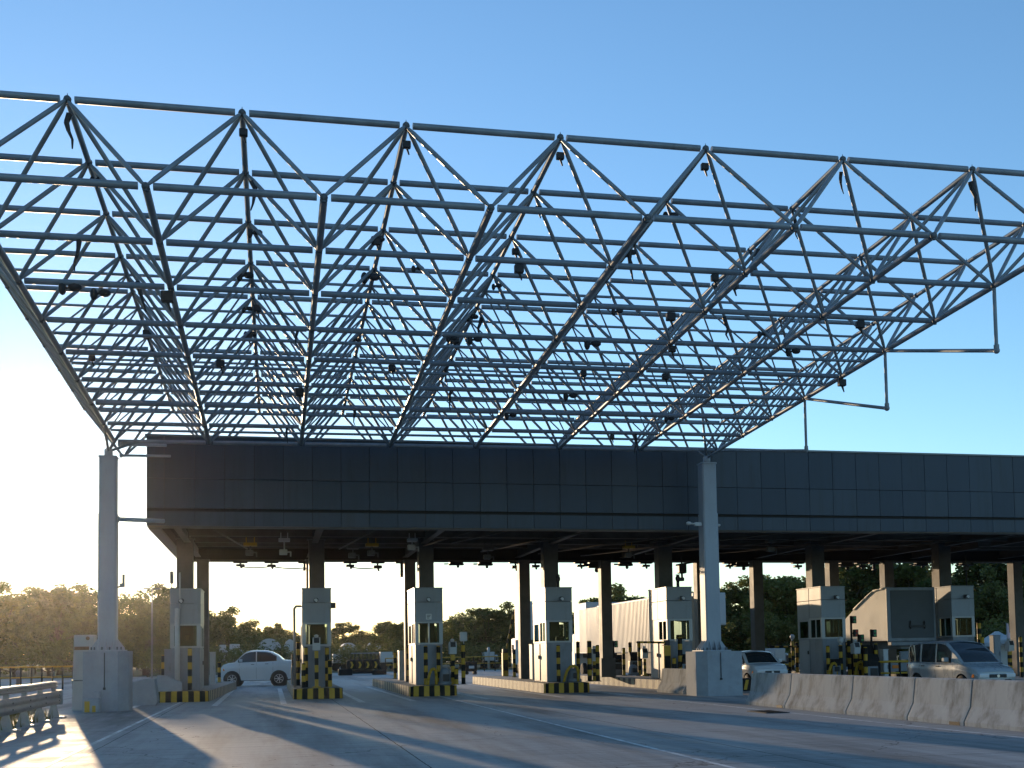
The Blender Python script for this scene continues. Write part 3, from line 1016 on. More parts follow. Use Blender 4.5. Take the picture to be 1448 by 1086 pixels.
# ------------------------------------------------------------------ island equipment
def hazard_post(px, ytop, Y, label, z0=ISLZ, r=0.085, head=None):
    x = atx(px, Y); h = zat(px, ytop, Y)-z0
    o = empty('hazard_post', (x, Y, z0+0.002), label, 'bollard', group='yellow and black posts on the toll islands')
    nb = max(3, round(h/0.27)); m = MB(); e = rnd.random() < .5
    for b in range(nb):
        z_0 = 0.02+(h-0.06)*b/nb; z_1 = 0.02+(h-0.06)*(b+1)/nb
        m.tube((0,0,z_0),(0,0,z_1), r, 14, mi=(b+e) % 2, cap=False)
    m.lathe([(r,h-0.04),(r*0.9,h-0.015),(r*0.5,h-0.002),(0.004,h)], n=14, mi=(nb+e) % 2)
    m.build('shaft', [YELP, BLACKP], o)
    m = MB(); m.tube((0,0,0),(0,0,0.018), r*1.8, 14)
    for k in range(4):
        a = PI/4+k*PI/2
        m.tube((math.cos(a)*r*1.4,math.sin(a)*r*1.4,0.018),(math.cos(a)*r*1.4,math.sin(a)*r*1.4,0.04),0.014,6)
    m.build('base_plate', NODE, o)
    if head == 'mirror':
        m = MB(); m.tube((0.02,-0.06,h+0.01),(0.02,-0.06,h+0.16),0.02,8); m.bev(-0.15,0.17,-0.10,-0.04,h+0.12,h+0.52,0.05)
        m.build('sign_plate', WSTEEL, o)
    if head == 'dome':
        m = MB(); m.tube((0,0,h),(0,0,h+0.1),0.05,10); m.ball((0,-0.02,h+0.22),0.15,12,8,sc=(.9,.9,1.05))
        m.build('camera_dome', WSTEEL, o)
    return o

def reader(px, ytop, Y, label, z0=ISLZ, yaw=0.0):
    """card reader: yellow banded column, box head with hood and screen, bent guard foot"""
    x = atx(px, Y); h = zat(px, ytop, Y)-z0
    o = empty('card_reader', (x, Y, z0+0.002), label, 'card reader', rz=yaw, group='card readers on the toll islands')
    m = MB(); m.bev(-0.16,0.16,-0.14,0.14,0,0.05,0.01)
    n = 5
    for b in range(n):
        z_0 = 0.051+(h-0.70)*b/n; z_1 = 0.051+(h-0.70)*(b+1)/n
        m.box(-0.075,0.075,-0.075,0.075,z_0,z_1,b % 2)
    m.build('column', [YELP, BLACKP], o)
    m = MB()
    zb = h-0.62
    m.prism([(-0.16,zb),(0.16,zb),(0.16,zb+0.44),(-0.12,zb+0.52),(-0.20,zb+0.30)], -0.15, 0.15, 'x')
    hd = m.build('head', WSTEEL, o)
    m = MB(); m.prism([(-0.205,zb+0.29),(-0.128,zb+0.50),(-0.134,zb+0.505),(-0.212,zb+0.295)], -0.11, 0.11, 'x'); m.build('screen', DARK, hd)
    m = MB(); m.ball((0,0.02,h-0.04),0.09,12,8,sc=(1,1,.7)); m.tube((0,0.02,zb+0.46),(0,0.02,h-0.06),0.03,8); m.build('camera_dome', WSTEEL, o)
    return o

def ticket_machine(px, ytop, Y, label, z0=ISLZ, yaw=0.0, w=0.42):
    x = atx(px, Y); h = zat(px, ytop, Y)-z0
    o = empty('ticket_machine', (x, Y, z0+0.002), label, 'ticket machine', rz=yaw, group='ticket machines on the toll islands')
    m = MB(); m.bev(-w/2,w/2,-0.20,0.20,0,h*0.62,0.03); b = m.build('cabinet', BOOTHD, o)
    m = MB(); m.prism([(-0.21,h*0.62+0.003),(0.20,h*0.62+0.003),(0.20,h),(-0.04,h),(-0.21,h*0.80)], -w/2+0.01, w/2-0.01, 'x'); m.build('hood', BLACKP, o)
    m = MB(); m.bev(-w*0.3,w*0.3,-0.222,-0.202,h*0.28,h*0.56,0.006); m.build('card_slot_panel', DARK, b)
    m = MB(); m.box(-w/2-0.012,-w/2-0.002,-0.16,0.16,0.06,h*0.56); m.box(w/2+0.002,w/2+0.012,-0.16,0.16,0.06,h*0.56); m.build('warning_strip', YELP, b)
    return o

def hoop_guard(px0, px1, ytop, Y, label, z0=ISLZ):
    xa, xb = atx(px0, Y), atx(px1, Y)
    xc = (xa+xb)/2; h = zat(px0, ytop, Y)-z0; w = (xb-xa)/2
    o = empty('hoop_guard', (xc, Y, z0+0.002), label, 'hoop guard', group='bent yellow tube guards')
    pts = []
    for k in range(10):
        t = k/9
        pts.append((-w+2*w*min(1, t*1.15) if t < .87 else w, 0, h*math.sin(min(1, t*1.25)*PI/2)**0.8 if t < .8 else h))
    pts = [(-w,-0.1,0.0),(-w*0.86,-0.08,h*0.3),(-w*0.55,-0.05,h*0.7),(-w*0.1,0,h*0.95),(w*0.5,0.05,h),(w*0.85,0.08,h*0.9),(w,0.1,h*0.6),(w,0.1,0.0)]
    m = MB().path(pts, 0.06, 10); m.build('tube', YELP, o)
    m = MB(); m.tube((-w,-0.1,0),(-w,-0.1,0.016),0.12,12); m.tube((w,0.1,0),(w,0.1,0.016),0.12,12); m.build('base_plate', NODE, o)
    return o

def motor_box(px, ytop, Y, label, z0=ISLZ):
    x = atx(px, Y); h = zat(px, ytop, Y)-z0
    o = empty('pump_housing', (x, Y, z0+0.002), label, 'machine housing', group='low grey machine housings')
    m = MB(); m.lathe([(0.30,0),(0.30,0.1),(0.26,0.14),(0.24,h*0.6),(0.20,h*0.85),(0.08,h)], n=18); m.build('housing', BOOTHD, o)
    m = MB(); m.bev(-0.13,0.13,-0.36,-0.26,0.16,0.16+h*0.4,0.02); m.build('cover', DARK, o)
    return o

def lane_gate(px, ytop, Y, length, label, z0=ISLZ, ang=0.0):
    x = atx(px, Y); h = zat(px, ytop, Y)-z0
    o = empty('lane_gate', (x, Y, z0+0.002), label, 'barrier gate', group='lane barrier gates')
    m = MB(); m.bev(-0.16,0.16,-0.18,0.18,0,h*0.86,0.02); b = m.build('housing', YELP, o)
    m = MB(); m.bev(-0.13,0.13,-0.2,-0.182,h*0.2,h*0.6,0.005); m.build('door', BLACKP, b)
    m = MB(); m.tube((0,-0.24,h*0.93),(0,0.24,h*0.93),0.09,12); m.bev(-0.14,0.14,-0.14,0.14,h*0.862,h*1.0,0.02); m.build('pivot', DARK, o)
    m = MB(); n = 8; c, s = math.cos(ang), math.sin(ang)
    for k in range(n):
        a = 0.16+length*k/n; b2 = 0.16+length*(k+1)/n
        m.tube((a*c,-0.28,h*0.93+a*s),(b2*c,-0.28,h*0.93+b2*s),0.045,8,mi=k % 2)
    m.build('arm', [YELP, BLACKP], o)
    return o

def signal_post(px, ytop, Y, label, z0=ISLZ, heads=2):
    x = atx(px, Y); h = zat(px, ytop, Y)-z0
    o = empty('signal_post', (x, Y, z0+0.002), label, 'signal post', group='dark signal posts')
    m = MB(); m.tube((0,0,0),(0,0,h),0.05,12); m.tube((0,0,0),(0,0,0.02),0.14,12); m.build('pole', BLACKP, o)
    for k in range(heads):
        zc = h-0.18-k*0.62; sx = 0.10 if k == 0 else 0.18
        m = MB(); m.bev(sx-0.10,sx+0.10,-0.16,0.04,zc-0.17,zc+0.17,0.02); m.tube((0,0,zc),(sx,-0.05,zc),0.03,8); hd = m.build('signal_head', DARK, o)
        m = MB()
        for q in (-0.08, 0.08): m.tube((sx,-0.185,zc+q),(sx,-0.162,zc+q),0.06,12)
        m.build('lens', GREENL if k == 0 else REDL, hd)
    return o

def cabinet(name, px0, px1, ytop, Y, label, cat, z0=ISLZ, mt=BOOTHD, dep=0.5, group=None):
    xa, xb = atx(px0, Y), atx(px1, Y); xc = (xa+xb)/2; w = (xb-xa)/2; h = zat(px0, ytop, Y)-z0
    o = empty(name, (xc, Y, z0+0.002), label, cat, group=group)
    m = MB(); m.bev(-w,w,-dep/2,dep/2,0.0,h-0.03,0.015); m.bev(-w-0.02,w+0.02,-dep/2-0.02,dep/2+0.02,h-0.029,h,0.008); b = m.build('cabinet_body', mt, o)
    m = MB(); m.bev(-w*0.8,w*0.8,-dep/2-0.016,-dep/2-0.001,0.08,h-0.1,0.005); d = m.build('door', mt, o)
    m = MB(); m.bev(w*0.5,w*0.62,-dep/2-0.04,-dep/2-0.017,h*0.45,h*0.56,0.005); m.build('handle', DARK, d)
    return o

# leftmost island
hazard_post(268.5, 916, 46.35, 'single yellow and black post in front of the leftmost booth window')
hazard_post(231, 926, 50.0, 'yellow and black post left of the leftmost toll booth')
hazard_post(310, 936, 60.0, 'thin yellow and black post just left of the white sedan bonnet')
cabinet('control_cabinet', 233.5, 244, 918, 48.6, 'low grey cabinet against the left side of the leftmost booth', 'cabinet', dep=0.8)
cabinet('control_cabinet', 297, 304.5, 922, 57.0, 'pale speckled cabinet behind the leftmost booth, left of the white sedan', 'cabinet', mt=WSTEEL)
# second island
hazard_post(432.5, 915, 46.5, 'yellow and black post at the front left corner of the booth right of the sedan')
hazard_post(462.5, 915, 46.5, 'yellow and black post at the front right corner of the booth right of the sedan')
reader(447.5, 898, 46.25, 'yellow card reader column centred before the booth right of the white sedan')
hazard_post(421.5, 908, 50.0, 'dark yellow post beside the gooseneck pipe behind the sedan boot')
hazard_post(466.5, 933, 46.2, 'short yellow and black post at the right edge of the second island nose')
hazard_post(429.0, 938, 46.2, 'short yellow and black post at the left edge of the second island nose')
ticket_machine(417.5, 925, 52.0, 'dark ticket machine half hidden left of the second booth', w=0.36)
# third island
hazard_post(602, 913, 46.35, 'slim yellow and black post before the split booth window')
hazard_post(620, 913, 46.75, 'yellow topped black post right of centre before the split window booth')
reader(640, 904, 46.5, 'card reader with pale head right of the split window booth')
hazard_post(655, 911, 46.4, 'yellow and black post carrying a pale rounded plate, right end of third island', head='mirror')
hoop_guard(604, 617, 946, 46.1, 'short bent yellow guard at the foot of the third booth')
motor_box(629, 944, 46.55, 'round grey machine housing on the third island nose')
hazard_post(645, 945, 46.15, 'short dark post at the nose of the third island')
cabinet('control_cabinet', 563.5, 570, 920, 57.0, 'slim pale cabinet at the back of the third island', 'cabinet', mt=WSTEEL, dep=0.7)
hazard_post(558.5, 922, 60.5, 'dark post at the far back end of the third island')
hazard_post(577.5, 915, 53.0, 'yellow edged post beside the rear column of the third island')
# fourth island
hazard_post(789.5, 912, 46.35, 'yellow and black post before the booth with the roof beacon')
hoop_guard(796, 818, 942, 46.25, 'bent yellow guard before the fourth island machine')
motor_box(812, 945, 46.7, 'rounded grey machine housing behind the bent yellow guard')
hazard_post(817.5, 907, 48.5, 'yellow and black post right behind the fourth booth')
hazard_post(833.5, 906, 46.5, 'tall yellow and black post with round top on the fourth island', head=None, r=0.10)
hazard_post(845, 912, 46.45, 'yellow and black post at the right end of the fourth island nose')
reader(840.5, 914, 47.2, 'pale card reader between the two right posts of the fourth island')
cabinet('control_cabinet', 750.5, 757, 911, 52.5, 'pale cabinet left of the fourth booth', 'cabinet', mt=WSTEEL, dep=0.6)
hazard_post(760, 912, 50.5, 'yellow and dark post at the sunlit side of the fourth booth')
m_ = lane_gate(714, 918, 61.5, 2.2, 'yellow lane gate at the far end of the fourth island, arm lifted', ang=1.35)
hazard_post(727, 918, 58.5, 'slim dark post near the lane gate of the fourth island')
# fifth island
hazard_post(962, 901, 46.35, 'tall yellow and black post before the booth beside the right canopy column', r=0.10)
hazard_post(953, 930, 46.1, 'short yellow and black post before the fifth booth')
ticket_machine(970, 925, 46.4, 'dark ticket machine between the fifth booth and the right pedestal', w=0.5)
lane_gate(942, 905, 46.8, 1.3, 'yellow and black lane gate left of the fifth booth', ang=PI-0.03)
motor_box(895, 940, 57.0, 'dark pump housing at the back of the fifth island under the ribbed trailer')
hazard_post(891, 908, 59.0, 'slim dark post in front of the ribbed white trailer, left one')
hazard_post(904, 908, 57.0, 'slim dark post in front of the ribbed white trailer, right one')
ticket_machine(873, 926, 58.5, 'dark machine furthest left in front of the ribbed trailer', w=0.6)
ticket_machine(898, 922, 58.2, 'dark machine between the two slim posts before the ribbed trailer', w=0.7)
reader(911, 914, 55.0, 'card reader beside the rear left corner of the fifth booth')
hazard_post(882, 916, 56.5, 'short dark post just right of the rear column before the ribbed trailer')
signal_post(868, 906, 55.6, 'dark signal post right against the rear column before the ribbed trailer', heads=1)
# sixth island
hazard_post(1171, 913, 46.35, 'yellow post at the left front of the booth behind the barriers')
hazard_post(1189, 912, 46.3, 'yellow and black post with pale dome before the booth behind the barriers', head='dome')
hoop_guard(1170, 1184, 938, 46.1, 'yellow bent guard at the foot of the booth behind the barriers')
ticket_machine(1180, 932, 46.35, 'dark ticket machine under the window of the sixth booth', w=0.4)
signal_post(1205, 871, 47.2, 'tall dark signal post with two heads right of the sixth booth')
hazard_post(1201, 905, 46.7, 'yellow post at the right front corner of the sixth booth')
signal_post(1233, 890, 45.9, 'dark signal post silhouetted against the trailer with sloping top', z0=0, heads=1)
hazard_post(1217, 908, 46.2, 'yellow and black post left of the dark equipment before the sloping trailer')
hazard_post(1239, 910, 45.7, 'yellow and black post right of the dark equipment before the sloping trailer', z0=0)
ticket_machine(1227, 912, 46.0, 'dark ticket machine in the cluster before the sloping trailer', z0=0, w=0.5)
reader(1210, 905, 46.0, 'pale card reader in the cluster right of the sixth booth')
cabinet('control_cabinet', 1245, 1252, 918, 45.6, 'pale cabinet at the corner of the sloping trailer', 'cabinet', z0=0, mt=WSTEEL)
hazard_post(1117, 923, 58.0, 'slim yellow post behind the first barrier gap, left of the sixth booth')
hazard_post(1121, 906, 61.0, 'yellow post with pale dome behind the sixth island', head='dome')
hazard_post(1127, 908, 55.0, 'yellow and black post at the rear left of the sixth booth')
lane_gate(1140, 911, 54.0, 2.0, 'yellow lane gate with lowered arm left of the sixth booth', ang=PI)
# rightmost island
hazard_post(1386, 880, 47.6, 'tall yellow post at the right side of the rightmost booth', r=0.10)
hazard_post(1368, 907, 46.3, 'yellow post top showing above the van roof before the rightmost booth')
hazard_post(1390, 900, 46.6, 'yellow and black post above the silver van windscreen')
cabinet('control_cabinet', 1403, 1413, 898, 46.6, 'grey post cabinet with round lamp right of the silver van roof', 'cabinet', mt=BOOTHD, dep=0.3)
reader(1428, 903, 50.0, 'card reader far right behind the silver van bonnet')
hazard_post(1444, 900, 52.0, 'yellow and black post at the far right edge of the photo', z0=0)

ticket_machine(1232, 925, 45.2, 'low dark machine nearest the barriers before the sloping trailer', z0=0, w=0.6)
hazard_post(1224, 915, 45.0, 'short yellow and black post just left of the low machine before the sloping trailer', z0=0)
signal_post(1215, 897, 46.6, 'dark signal post closest to the right side of the sixth booth posts', heads=1)
hoop_guard(1206, 1222, 936, 45.9, 'bent yellow guard right of the sixth booth', z0=0)
# yellow low rails behind the barriers
def low_rail(px0, px1, ytop, Y, label, mt=YELP, name='low_rail', z0=0.0, nposts=4):
    xa, xb = atx(px0, Y), atx(px1, Y); h = zat(px0, ytop, Y)-z0
    o = empty(name, ((xa+xb)/2, Y, z0), label, 'railing'); w = (xb-xa)/2
    m = MB(); m.tube((-w,0,h),(w,0,h),0.05,8); m.tube((-w,0,h*0.55),(w,0,h*0.55),0.04,8); m.build('rail', mt, o)
    for k in range(nposts):
        x = -w+2*w*k/(nposts-1)
        MB().tube((x,0,0),(x,0,h),0.05,8).build('post', BLACKP, o)
    return o
low_rail(1243, 1286, 936, 43.5, 'low yellow rail behind the barriers, left of the silver van')
low_rail(545, 745, 931, 108, 'long thin yellow railing across the far side of the plaza', nposts=14)
low_rail(0, 118, 944, 70, 'yellow railing behind the left guard rail', nposts=9)
low_rail(1035, 1115, 941, 66, 'yellow railing between the right pedestal and the sixth booth', nposts=6)

# hazard block by the right pedestal
cx_ = atx(1048, 43.2)
o = empty('hazard_block', (cx_, 43.2, 0), 'low yellow and black block right of the right pedestal', 'hazard block')
m = MB(); m.bev(-0.45,0.45,-0.35,0.35,0,0.52,0.04); m.build('block', BLACKP, o)
m = MB()
for k in range(3): m.prism([(-0.38+k*0.30,0.06),(-0.24+k*0.30,0.06),(-0.14+k*0.30,0.46),(-0.28+k*0.30,0.46)], -0.362, -0.351, 'y')
m.build('warning_stripe', YELP, o)

# crash cushion in the far lane
Yq = 100.0
o = empty('crash_cushion', (atx(512, Yq), Yq, 0), 'low black and yellow crash cushion on the far side of the open lane', 'crash cushion')
m = MB(); m.bev(-2.1,-0.9,-0.6,0.6,0,0.55,0.05); m.bev(-0.85,0.9,-0.5,0.6,0.12,0.5,0.05); m.bev(0.9,2.1,-0.6,0.6,0,0.40,0.05); m.build('sled', BLACKP, o)
for k, xk in enumerate((-0.95, -0.25, 0.45, 1.15)):
    m = MB(); m.lathe([(0.38,0.51),(0.42,0.6),(0.42,1.2),(0.36,1.34),(0.1,1.38)], base=(xk,0,0), n=16); br = m.build('barrel', BLACKP, o)
    m = MB(); m.prism([(xk-0.12,0.62),(xk+0.04,0.62),(xk+0.16,0.90),(xk+0.04,1.18),(xk-0.12,1.18),(xk+0.0,0.90)], -0.47, -0.425, 'y'); m.build('chevron', YELP, br)
# small dark equipment trolley at the end of the third lane
Yq = 92.0
o = empty('equipment_trolley', (atx(665, Yq), Yq, 0), 'small dark equipment box on wheels beyond the third island', 'equipment box')
m = MB(); m.bev(-0.5,0.5,-0.4,0.4,0.25,1.05,0.06); m.build('box', BLACKP, o)
m = MB(); m.bev(-0.2,0.25,-0.43,-0.402,0.5,0.72,0.01); m.build('label_plate', WSTEEL, o)
for sx in (-0.35, 0.35):
    MB().tube((sx,-0.42,0.13),(sx,0.42,0.13),0.13,12).build('wheel', RUBBER, o)

# ------------------------------------------------------------------ concrete pieces at the left pedestal
Yl = 40.4
xa, xb = atx(104, Yl), atx(136, Yl); zt = zat(120, 898, Yl)
o = empty('utility_pillar', ((xa+xb)/2, Yl, 0), 'tapered pale utility pillar with a rusty band, left of the left pedestal', 'pillar'); w = (xb-xa)/2
m = MB(); bm_ = [(-w,0.0),(w,0.0),(w*0.92,zt),(-w*0.82,zt)]
m.prism(bm_, -0.32, 0.32, 'y'); m.build('pillar', PILL, o)
m = MB(); m.box(-w*0.80, w*0.5, -0.335, -0.322, zt*0.80, zt*0.845); m.build('rust_band', RUST, o)
m = MB(); m.box(-w-0.02, w+0.02, -0.345, 0.345, zt*0.39, zt*0.405); m.build('strap', NODE, o)
m = MB(); m.tube((0.14,-0.33,zt-0.12),(0.14,-0.34,zt-0.12),0.065,14); m.build('round_sign', RUST, o)
Yl = 38.3
xa, xb = atx(118, Yl), atx(142, Yl); zt = zat(130, 987, Yl)
o = empty('concrete_block', ((xa+xb)/2, Yl, 0), 'small low grey block with yellow marks at the left pedestal foot', 'concrete block'); w = (xb-xa)/2
m = MB(); m.bev(-w,w,-0.25,0.25,0,zt,0.04); m.bev(w*0.3,w*1.05,-0.2,0.2,zt+0.002,zt+0.22,0.03); m.build('block', CONC, o)
m = MB(); m.box(-w*0.7,-w*0.1,-0.262,-0.252,0.03,zt*0.8); m.box(w*0.2,w*0.6,-0.262,-0.252,0.03,zt*0.5); m.build('paint_mark', YELP, o)
# concrete nose barrier left of the leftmost island
Yn = 43.6
xa, xb = atx(189, Yn), atx(224, Yn); zt = zat(205, 960, Yn)
o = empty('nose_barrier', ((xa+xb)/2, Yn, 0), 'grey concrete nose barrier between the left pedestal and the leftmost island', 'concrete barrier'); w = (xb-xa)/2
m = MB(); m.prism([(-w,-0.02),(w*0.8,-0.02),(w,0.12),(w*0.75,zt*1.0),(w*0.2,zt*1.02),(-w,zt*0.9)], -0.4, 0.5, 'y'); m.build('block', CONC, o)
Yn = 46.55
xa, xb = atx(223, Yn), atx(258, Yn); zt = zat(240, 955, Yn)
o = empty('low_plinth', ((xa+xb)/2, Yn, ISLZ+0.002), 'low rounded grey plinth on the leftmost island before the booth', 'plinth'); w = (xb-xa)/2
m = MB(); m.prism([(-w,0),(w,0),(w,(zt-ISLZ)*0.55),(w*0.3,(zt-ISLZ)*0.75),(-w*0.3,zt-ISLZ),(-w,zt-ISLZ)], -0.32, 0.32, 'y'); m.build('plinth_block', CONC, o)

# ------------------------------------------------------------------ jersey barriers on the right
def jersey_mb(L_, h, mb=None, chip=0):
    m = mb or MB()
    prof = [(-0.36,0),(0.36,0),(0.36,0.09),(0.19,0.40),(0.115,h-0.03),(0.09,h),(-0.09,h),(-0.115,h-0.03),(-0.19,0.40),(-0.36,0.09)]
    n = 26; vs = []; fs = []; k = len(prof)
    r = random.Random(chip)
    for i in range(n+1):
        y = L_*i/n
        e = 0.985 if i in (0, n) else 1
        for (x, z) in prof:
            j = noise.noise(Vector((x*3+chip, y*1.3, z*3)))*0.006
            vs.append((x*e+j, y, max(z, 0)*(1 if z < .1 else (1-(1-e)*0.4)) + (j*0.3 if z > 0.3 else 0)))
    for i in range(n):
        for q in range(k):
            a = i*k+q; b = i*k+(q+1) % k
            fs.append((a, b, b+k, a+k))
    m.add(vs, fs, 0, False)
    m.add(vs[:k], [tuple(range(k-1,-1,-1))]); m.add(vs[-k:], [tuple(range(k))])
    return m
GB = grd(1052, 996)
XB = GB.x+0.40
HB = zat(1055, 951, GB.y)
jl = ['first concrete barrier, its end facing the right pedestal', 'second concrete barrier from the pedestal with a dark foot gap',
      'third concrete barrier from the pedestal, streaked with dirt', 'fourth concrete barrier, in front of the silver van rear',
      'fifth concrete barrier, in front of the silver van bonnet', 'nearest concrete barrier, cut by the right picture edge']
ys = [GB.y]
for px in (1116, 1203, 1290, 1371): ys.append(None)
def y_on_barrier(px):
    lo, hi = 15.0, 45.0
    for _ in range(40):
        mid = (lo+hi)/2
        # project (XB-0.2, mid, .5)
        d = Vector((XB-0.2, mid, 0.6))-CAM
        q = 724+FPX*d.dot(_R)/d.dot(_F)
        if q > px: lo = mid
        else: hi = mid
    return (lo+hi)/2
yj = [GB.y] + [y_on_barrier(p) for p in (1116, 1203, 1290, 1371, 1475)] + [y_on_barrier(1600)]
for k in range(6):
    L_ = yj[k]-yj[k+1]-0.05
    o = empty('jersey_barrier', (XB, yj[k+1]+0.025, 0.0), jl[k], 'concrete barrier', group='concrete barriers along the right lane')
    m = jersey_mb(L_, HB, chip=k*7+1)
    m.build('barrier_body', BARR, o)
    if k in (0, 3):
        MB().box(-0.364,-0.35,0.12,0.5,-0.002,0.07).build('slot_shade_block', BLACKP, o)  # black block standing proud, its colour imitates the shade in a foot notch
Yp = 41.3
xa = atx(975, Yp)
o = empty('jersey_barrier', (xa, Yp, 0), 'sunlit stub of concrete barrier tucked against the left side of the right pedestal', 'concrete barrier', group='concrete barriers along the right lane')
m = jersey_mb(3.0, zat(975, 946, Yp), chip=55); m.build('barrier_body', BARR, o)
o.location.x = xa+0.05
# flat drain cover by the barrier
gd = grd(1086, 1007)
o = empty('drain_cover', (gd.x, gd.y, 0.004), 'dark oblong drain cover in the road beside the first barrier', 'drain cover')
m = MB(); m.bev(-0.35,0.35,-0.6,0.6,0.0,0.012,0.004); m.build('frame', CHAS, o)
m = MB()
for k in range(9): m.box(-0.3,0.3,-0.52+k*0.125,-0.47+k*0.125,0.013,0.02)
m.build('grate_bar', BLACKP, o)

# ------------------------------------------------------------------ guard rail on the left
o = empty('guard_rail', (-6.35, 35.8, 0), 'weathered double guard rail on splayed posts at the left road edge', 'guard rail')
def wbeam(m, z, h, x, y0, y1):
    prof = [(0.0,-h/2),(0.05,-h*0.36),(0.085,-h*0.22),(0.05,-h*0.08),(0.0,0),(0.05,h*0.08),(0.085,h*0.22),(0.05,h*0.36),(0.0,h/2)]
    n = 30; vs = []
    for i in range(n+1):
        y = y0+(y1-y0)*i/n
        for (px_, pz) in prof:
            wv = noise.noise(Vector((y*0.6, z, 0)))*0.02
            vs.append((x+px_+wv, y, z+pz+noise.noise(Vector((y*0.4, 3+z, 1)))*0.02))
        for (px_, pz) in reversed(prof):
            vs.append((x+px_-0.012+wv, y, z+pz+noise.noise(Vector((y*0.4, 3+z, 1)))*0.02))
    k = 2*len(prof); fs = []
    for i in range(n):
        for q in range(k):
            a = i*k+q; b = i*k+(q+1) % k
            fs.append((a, b, b+k, a+k))
    m.add(vs, fs, 0, True)
    m.add(vs[:k], [tuple(range(k))]); m.add(vs[-k:], [tuple(range(k))])
m = MB(); wbeam(m, 0.60, 0.40, 0.10, -15.0, 0.0); m.build('wave_beam', GALV, o)
m = MB(); wbeam(m, 0.99, 0.20, 0.06, -15.0, -0.2); m.build('top_rail', GALV, o)
m = MB(); m.bev(-0.05,0.21,-0.02,0.16,0.38,0.82,0.03); m.build('end_cap', GALV, o)
for k in range(8):
    y = -0.35-2.05*k
    m = MB()
    m.prism([(-0.16,0.0),(0.20,0.0),(0.09,0.42),(0.09,1.06),(-0.02,1.06),(-0.02,0.42)], y-0.07, y+0.07, 'y')
    m.bev(-0.32,0.36,y-0.22,y+0.22,-0.05,0.045,0.02)
    m.build('post', GALV, o)
    m = MB()
    for zc in (0.52, 0.68): m.tube((0.19,y,zc),(0.21,y,zc),0.022,8)
    m.build('bolt', NODE, o)
# verge grass
m = MB(); rg = random.Random(11)
for k in range(5200):
    y = rg.uniform(18, 46); x = -6.95 - abs(rg.gauss(0, 1.2))
    if y > 30: x -= min(3.2, (y-30)*0.12)
    if rg.random() < 0.12: x = -6.6+rg.uniform(-.2,.3); y = rg.uniform(20, 36)
    h = rg.uniform(0.08, 0.38); a = rg.uniform(0, PI); w = 0.018
    dx, dy = math.cos(a)*w, math.sin(a)*w; lx, ly = rg.uniform(-.12,.12), rg.uniform(-.12,.12)
    m.add([(x-dx,y-dy,-0.03),(x+dx,y+dy,-0.03),(x+lx,y+ly,h)], [(0,1,2)])
tag(m.build('verge_grass', GRASSM, fix=False), 'rough grass and weeds along the left guard rail', 'grass', kind='stuff')

# ------------------------------------------------------------------ hanging fittings under the roof
def hanging_light(px, y0, y1, Y, label, kind=0, w=0.3):
    x = atx(px, Y, y1); zt = ZF0-0.082; zb = zat(px, y1, Y)
    zb = min(zb-0.14, zt-0.30)
    o = empty('hanging_fitting', (x, Y, zt), label, 'lane fitting', group='dark fittings hung from the rear roof edge')
    h = zt-zb
    m = MB()
    m.bev(-w*0.8,w*0.8,-0.16,0.16,-0.07,0.0,0.01); m.build('mounting_plate', DARK, o)
    m = MB()
    if kind == 0:
        m.tube((0,0,-0.07),(0,0,-h*0.55),0.05,8); m.bev(-w*0.5,w*0.5,-0.14,0.14,-h*0.75,-h*0.4,0.03); m.tube((0.02,0,-h*0.75),(0.05,-0.05,-h),0.055,8)
    elif kind == 1:
        m.bev(-w*0.9,w*0.9,-0.18,0.18,-h*0.55,-0.071,0.03); m.bev(-w*1.5,-w*0.9,-0.1,0.1,-h*0.40,-0.071,0.02); m.ball((w*0.2,-0.05,-h*0.75),h*0.25,10,6)
    else:
        m.tube((0,0,-0.07),(0,0,-h),0.085,10); m.bev(-0.11,0.11,-0.11,0.11,-h,-h*0.8,0.02)
    m.build('housing', DARK, o)
    return o
Yh = 55.3
hl = [(340,799,0,'in the first bay, left one holding the cable'),(384,800,0,'in the first bay, holding the middle of the cable'),(431.5,803,2,'at the right end of the first bay cable'),
 (495,800,0,'left one above the open lane'),(534,803,0,'right one above the open lane'),(568.5,812,2,'long tube just left of the third booth columns'),
 (645,798,1,'left one between third and fourth booths'),(686,800,1,'centre one between third and fourth booths'),(729,803,0,'beside the rear column left of the fourth booth'),
 (757,801,0,'between the two columns of the fourth booth'),(821,800,0,'left one between fourth and fifth booths'),(841.5,806,1,'square box left of the rear column between fourth and fifth booths'),
 (884,801,1,'wide one right of the rear column between fourth and fifth booths'),(913,800,0,'small one left of the fifth booth column'),
 (1031,800,0,'just right of the right canopy column'),(1049,803,1,'wide one right of the right canopy column'),(1128,801,0,'single one left of the sixth booth column'),
 (1196,803,1,'left one right of the sixth booth column'),(1218,801,0,'centre one right of the sixth booth column'),(1236,803,2,'right one right of the sixth booth column'),
 (1302,800,1,'left of the rightmost booth column'),(1366,800,1,'right of the rightmost booth column'),(1440,812,0,'at the right picture edge')]
for px, y1, kd, lb in hl:
    hanging_light(px, 790, y1, Yh, 'dark hung fitting ' + lb, kd, 0.42)
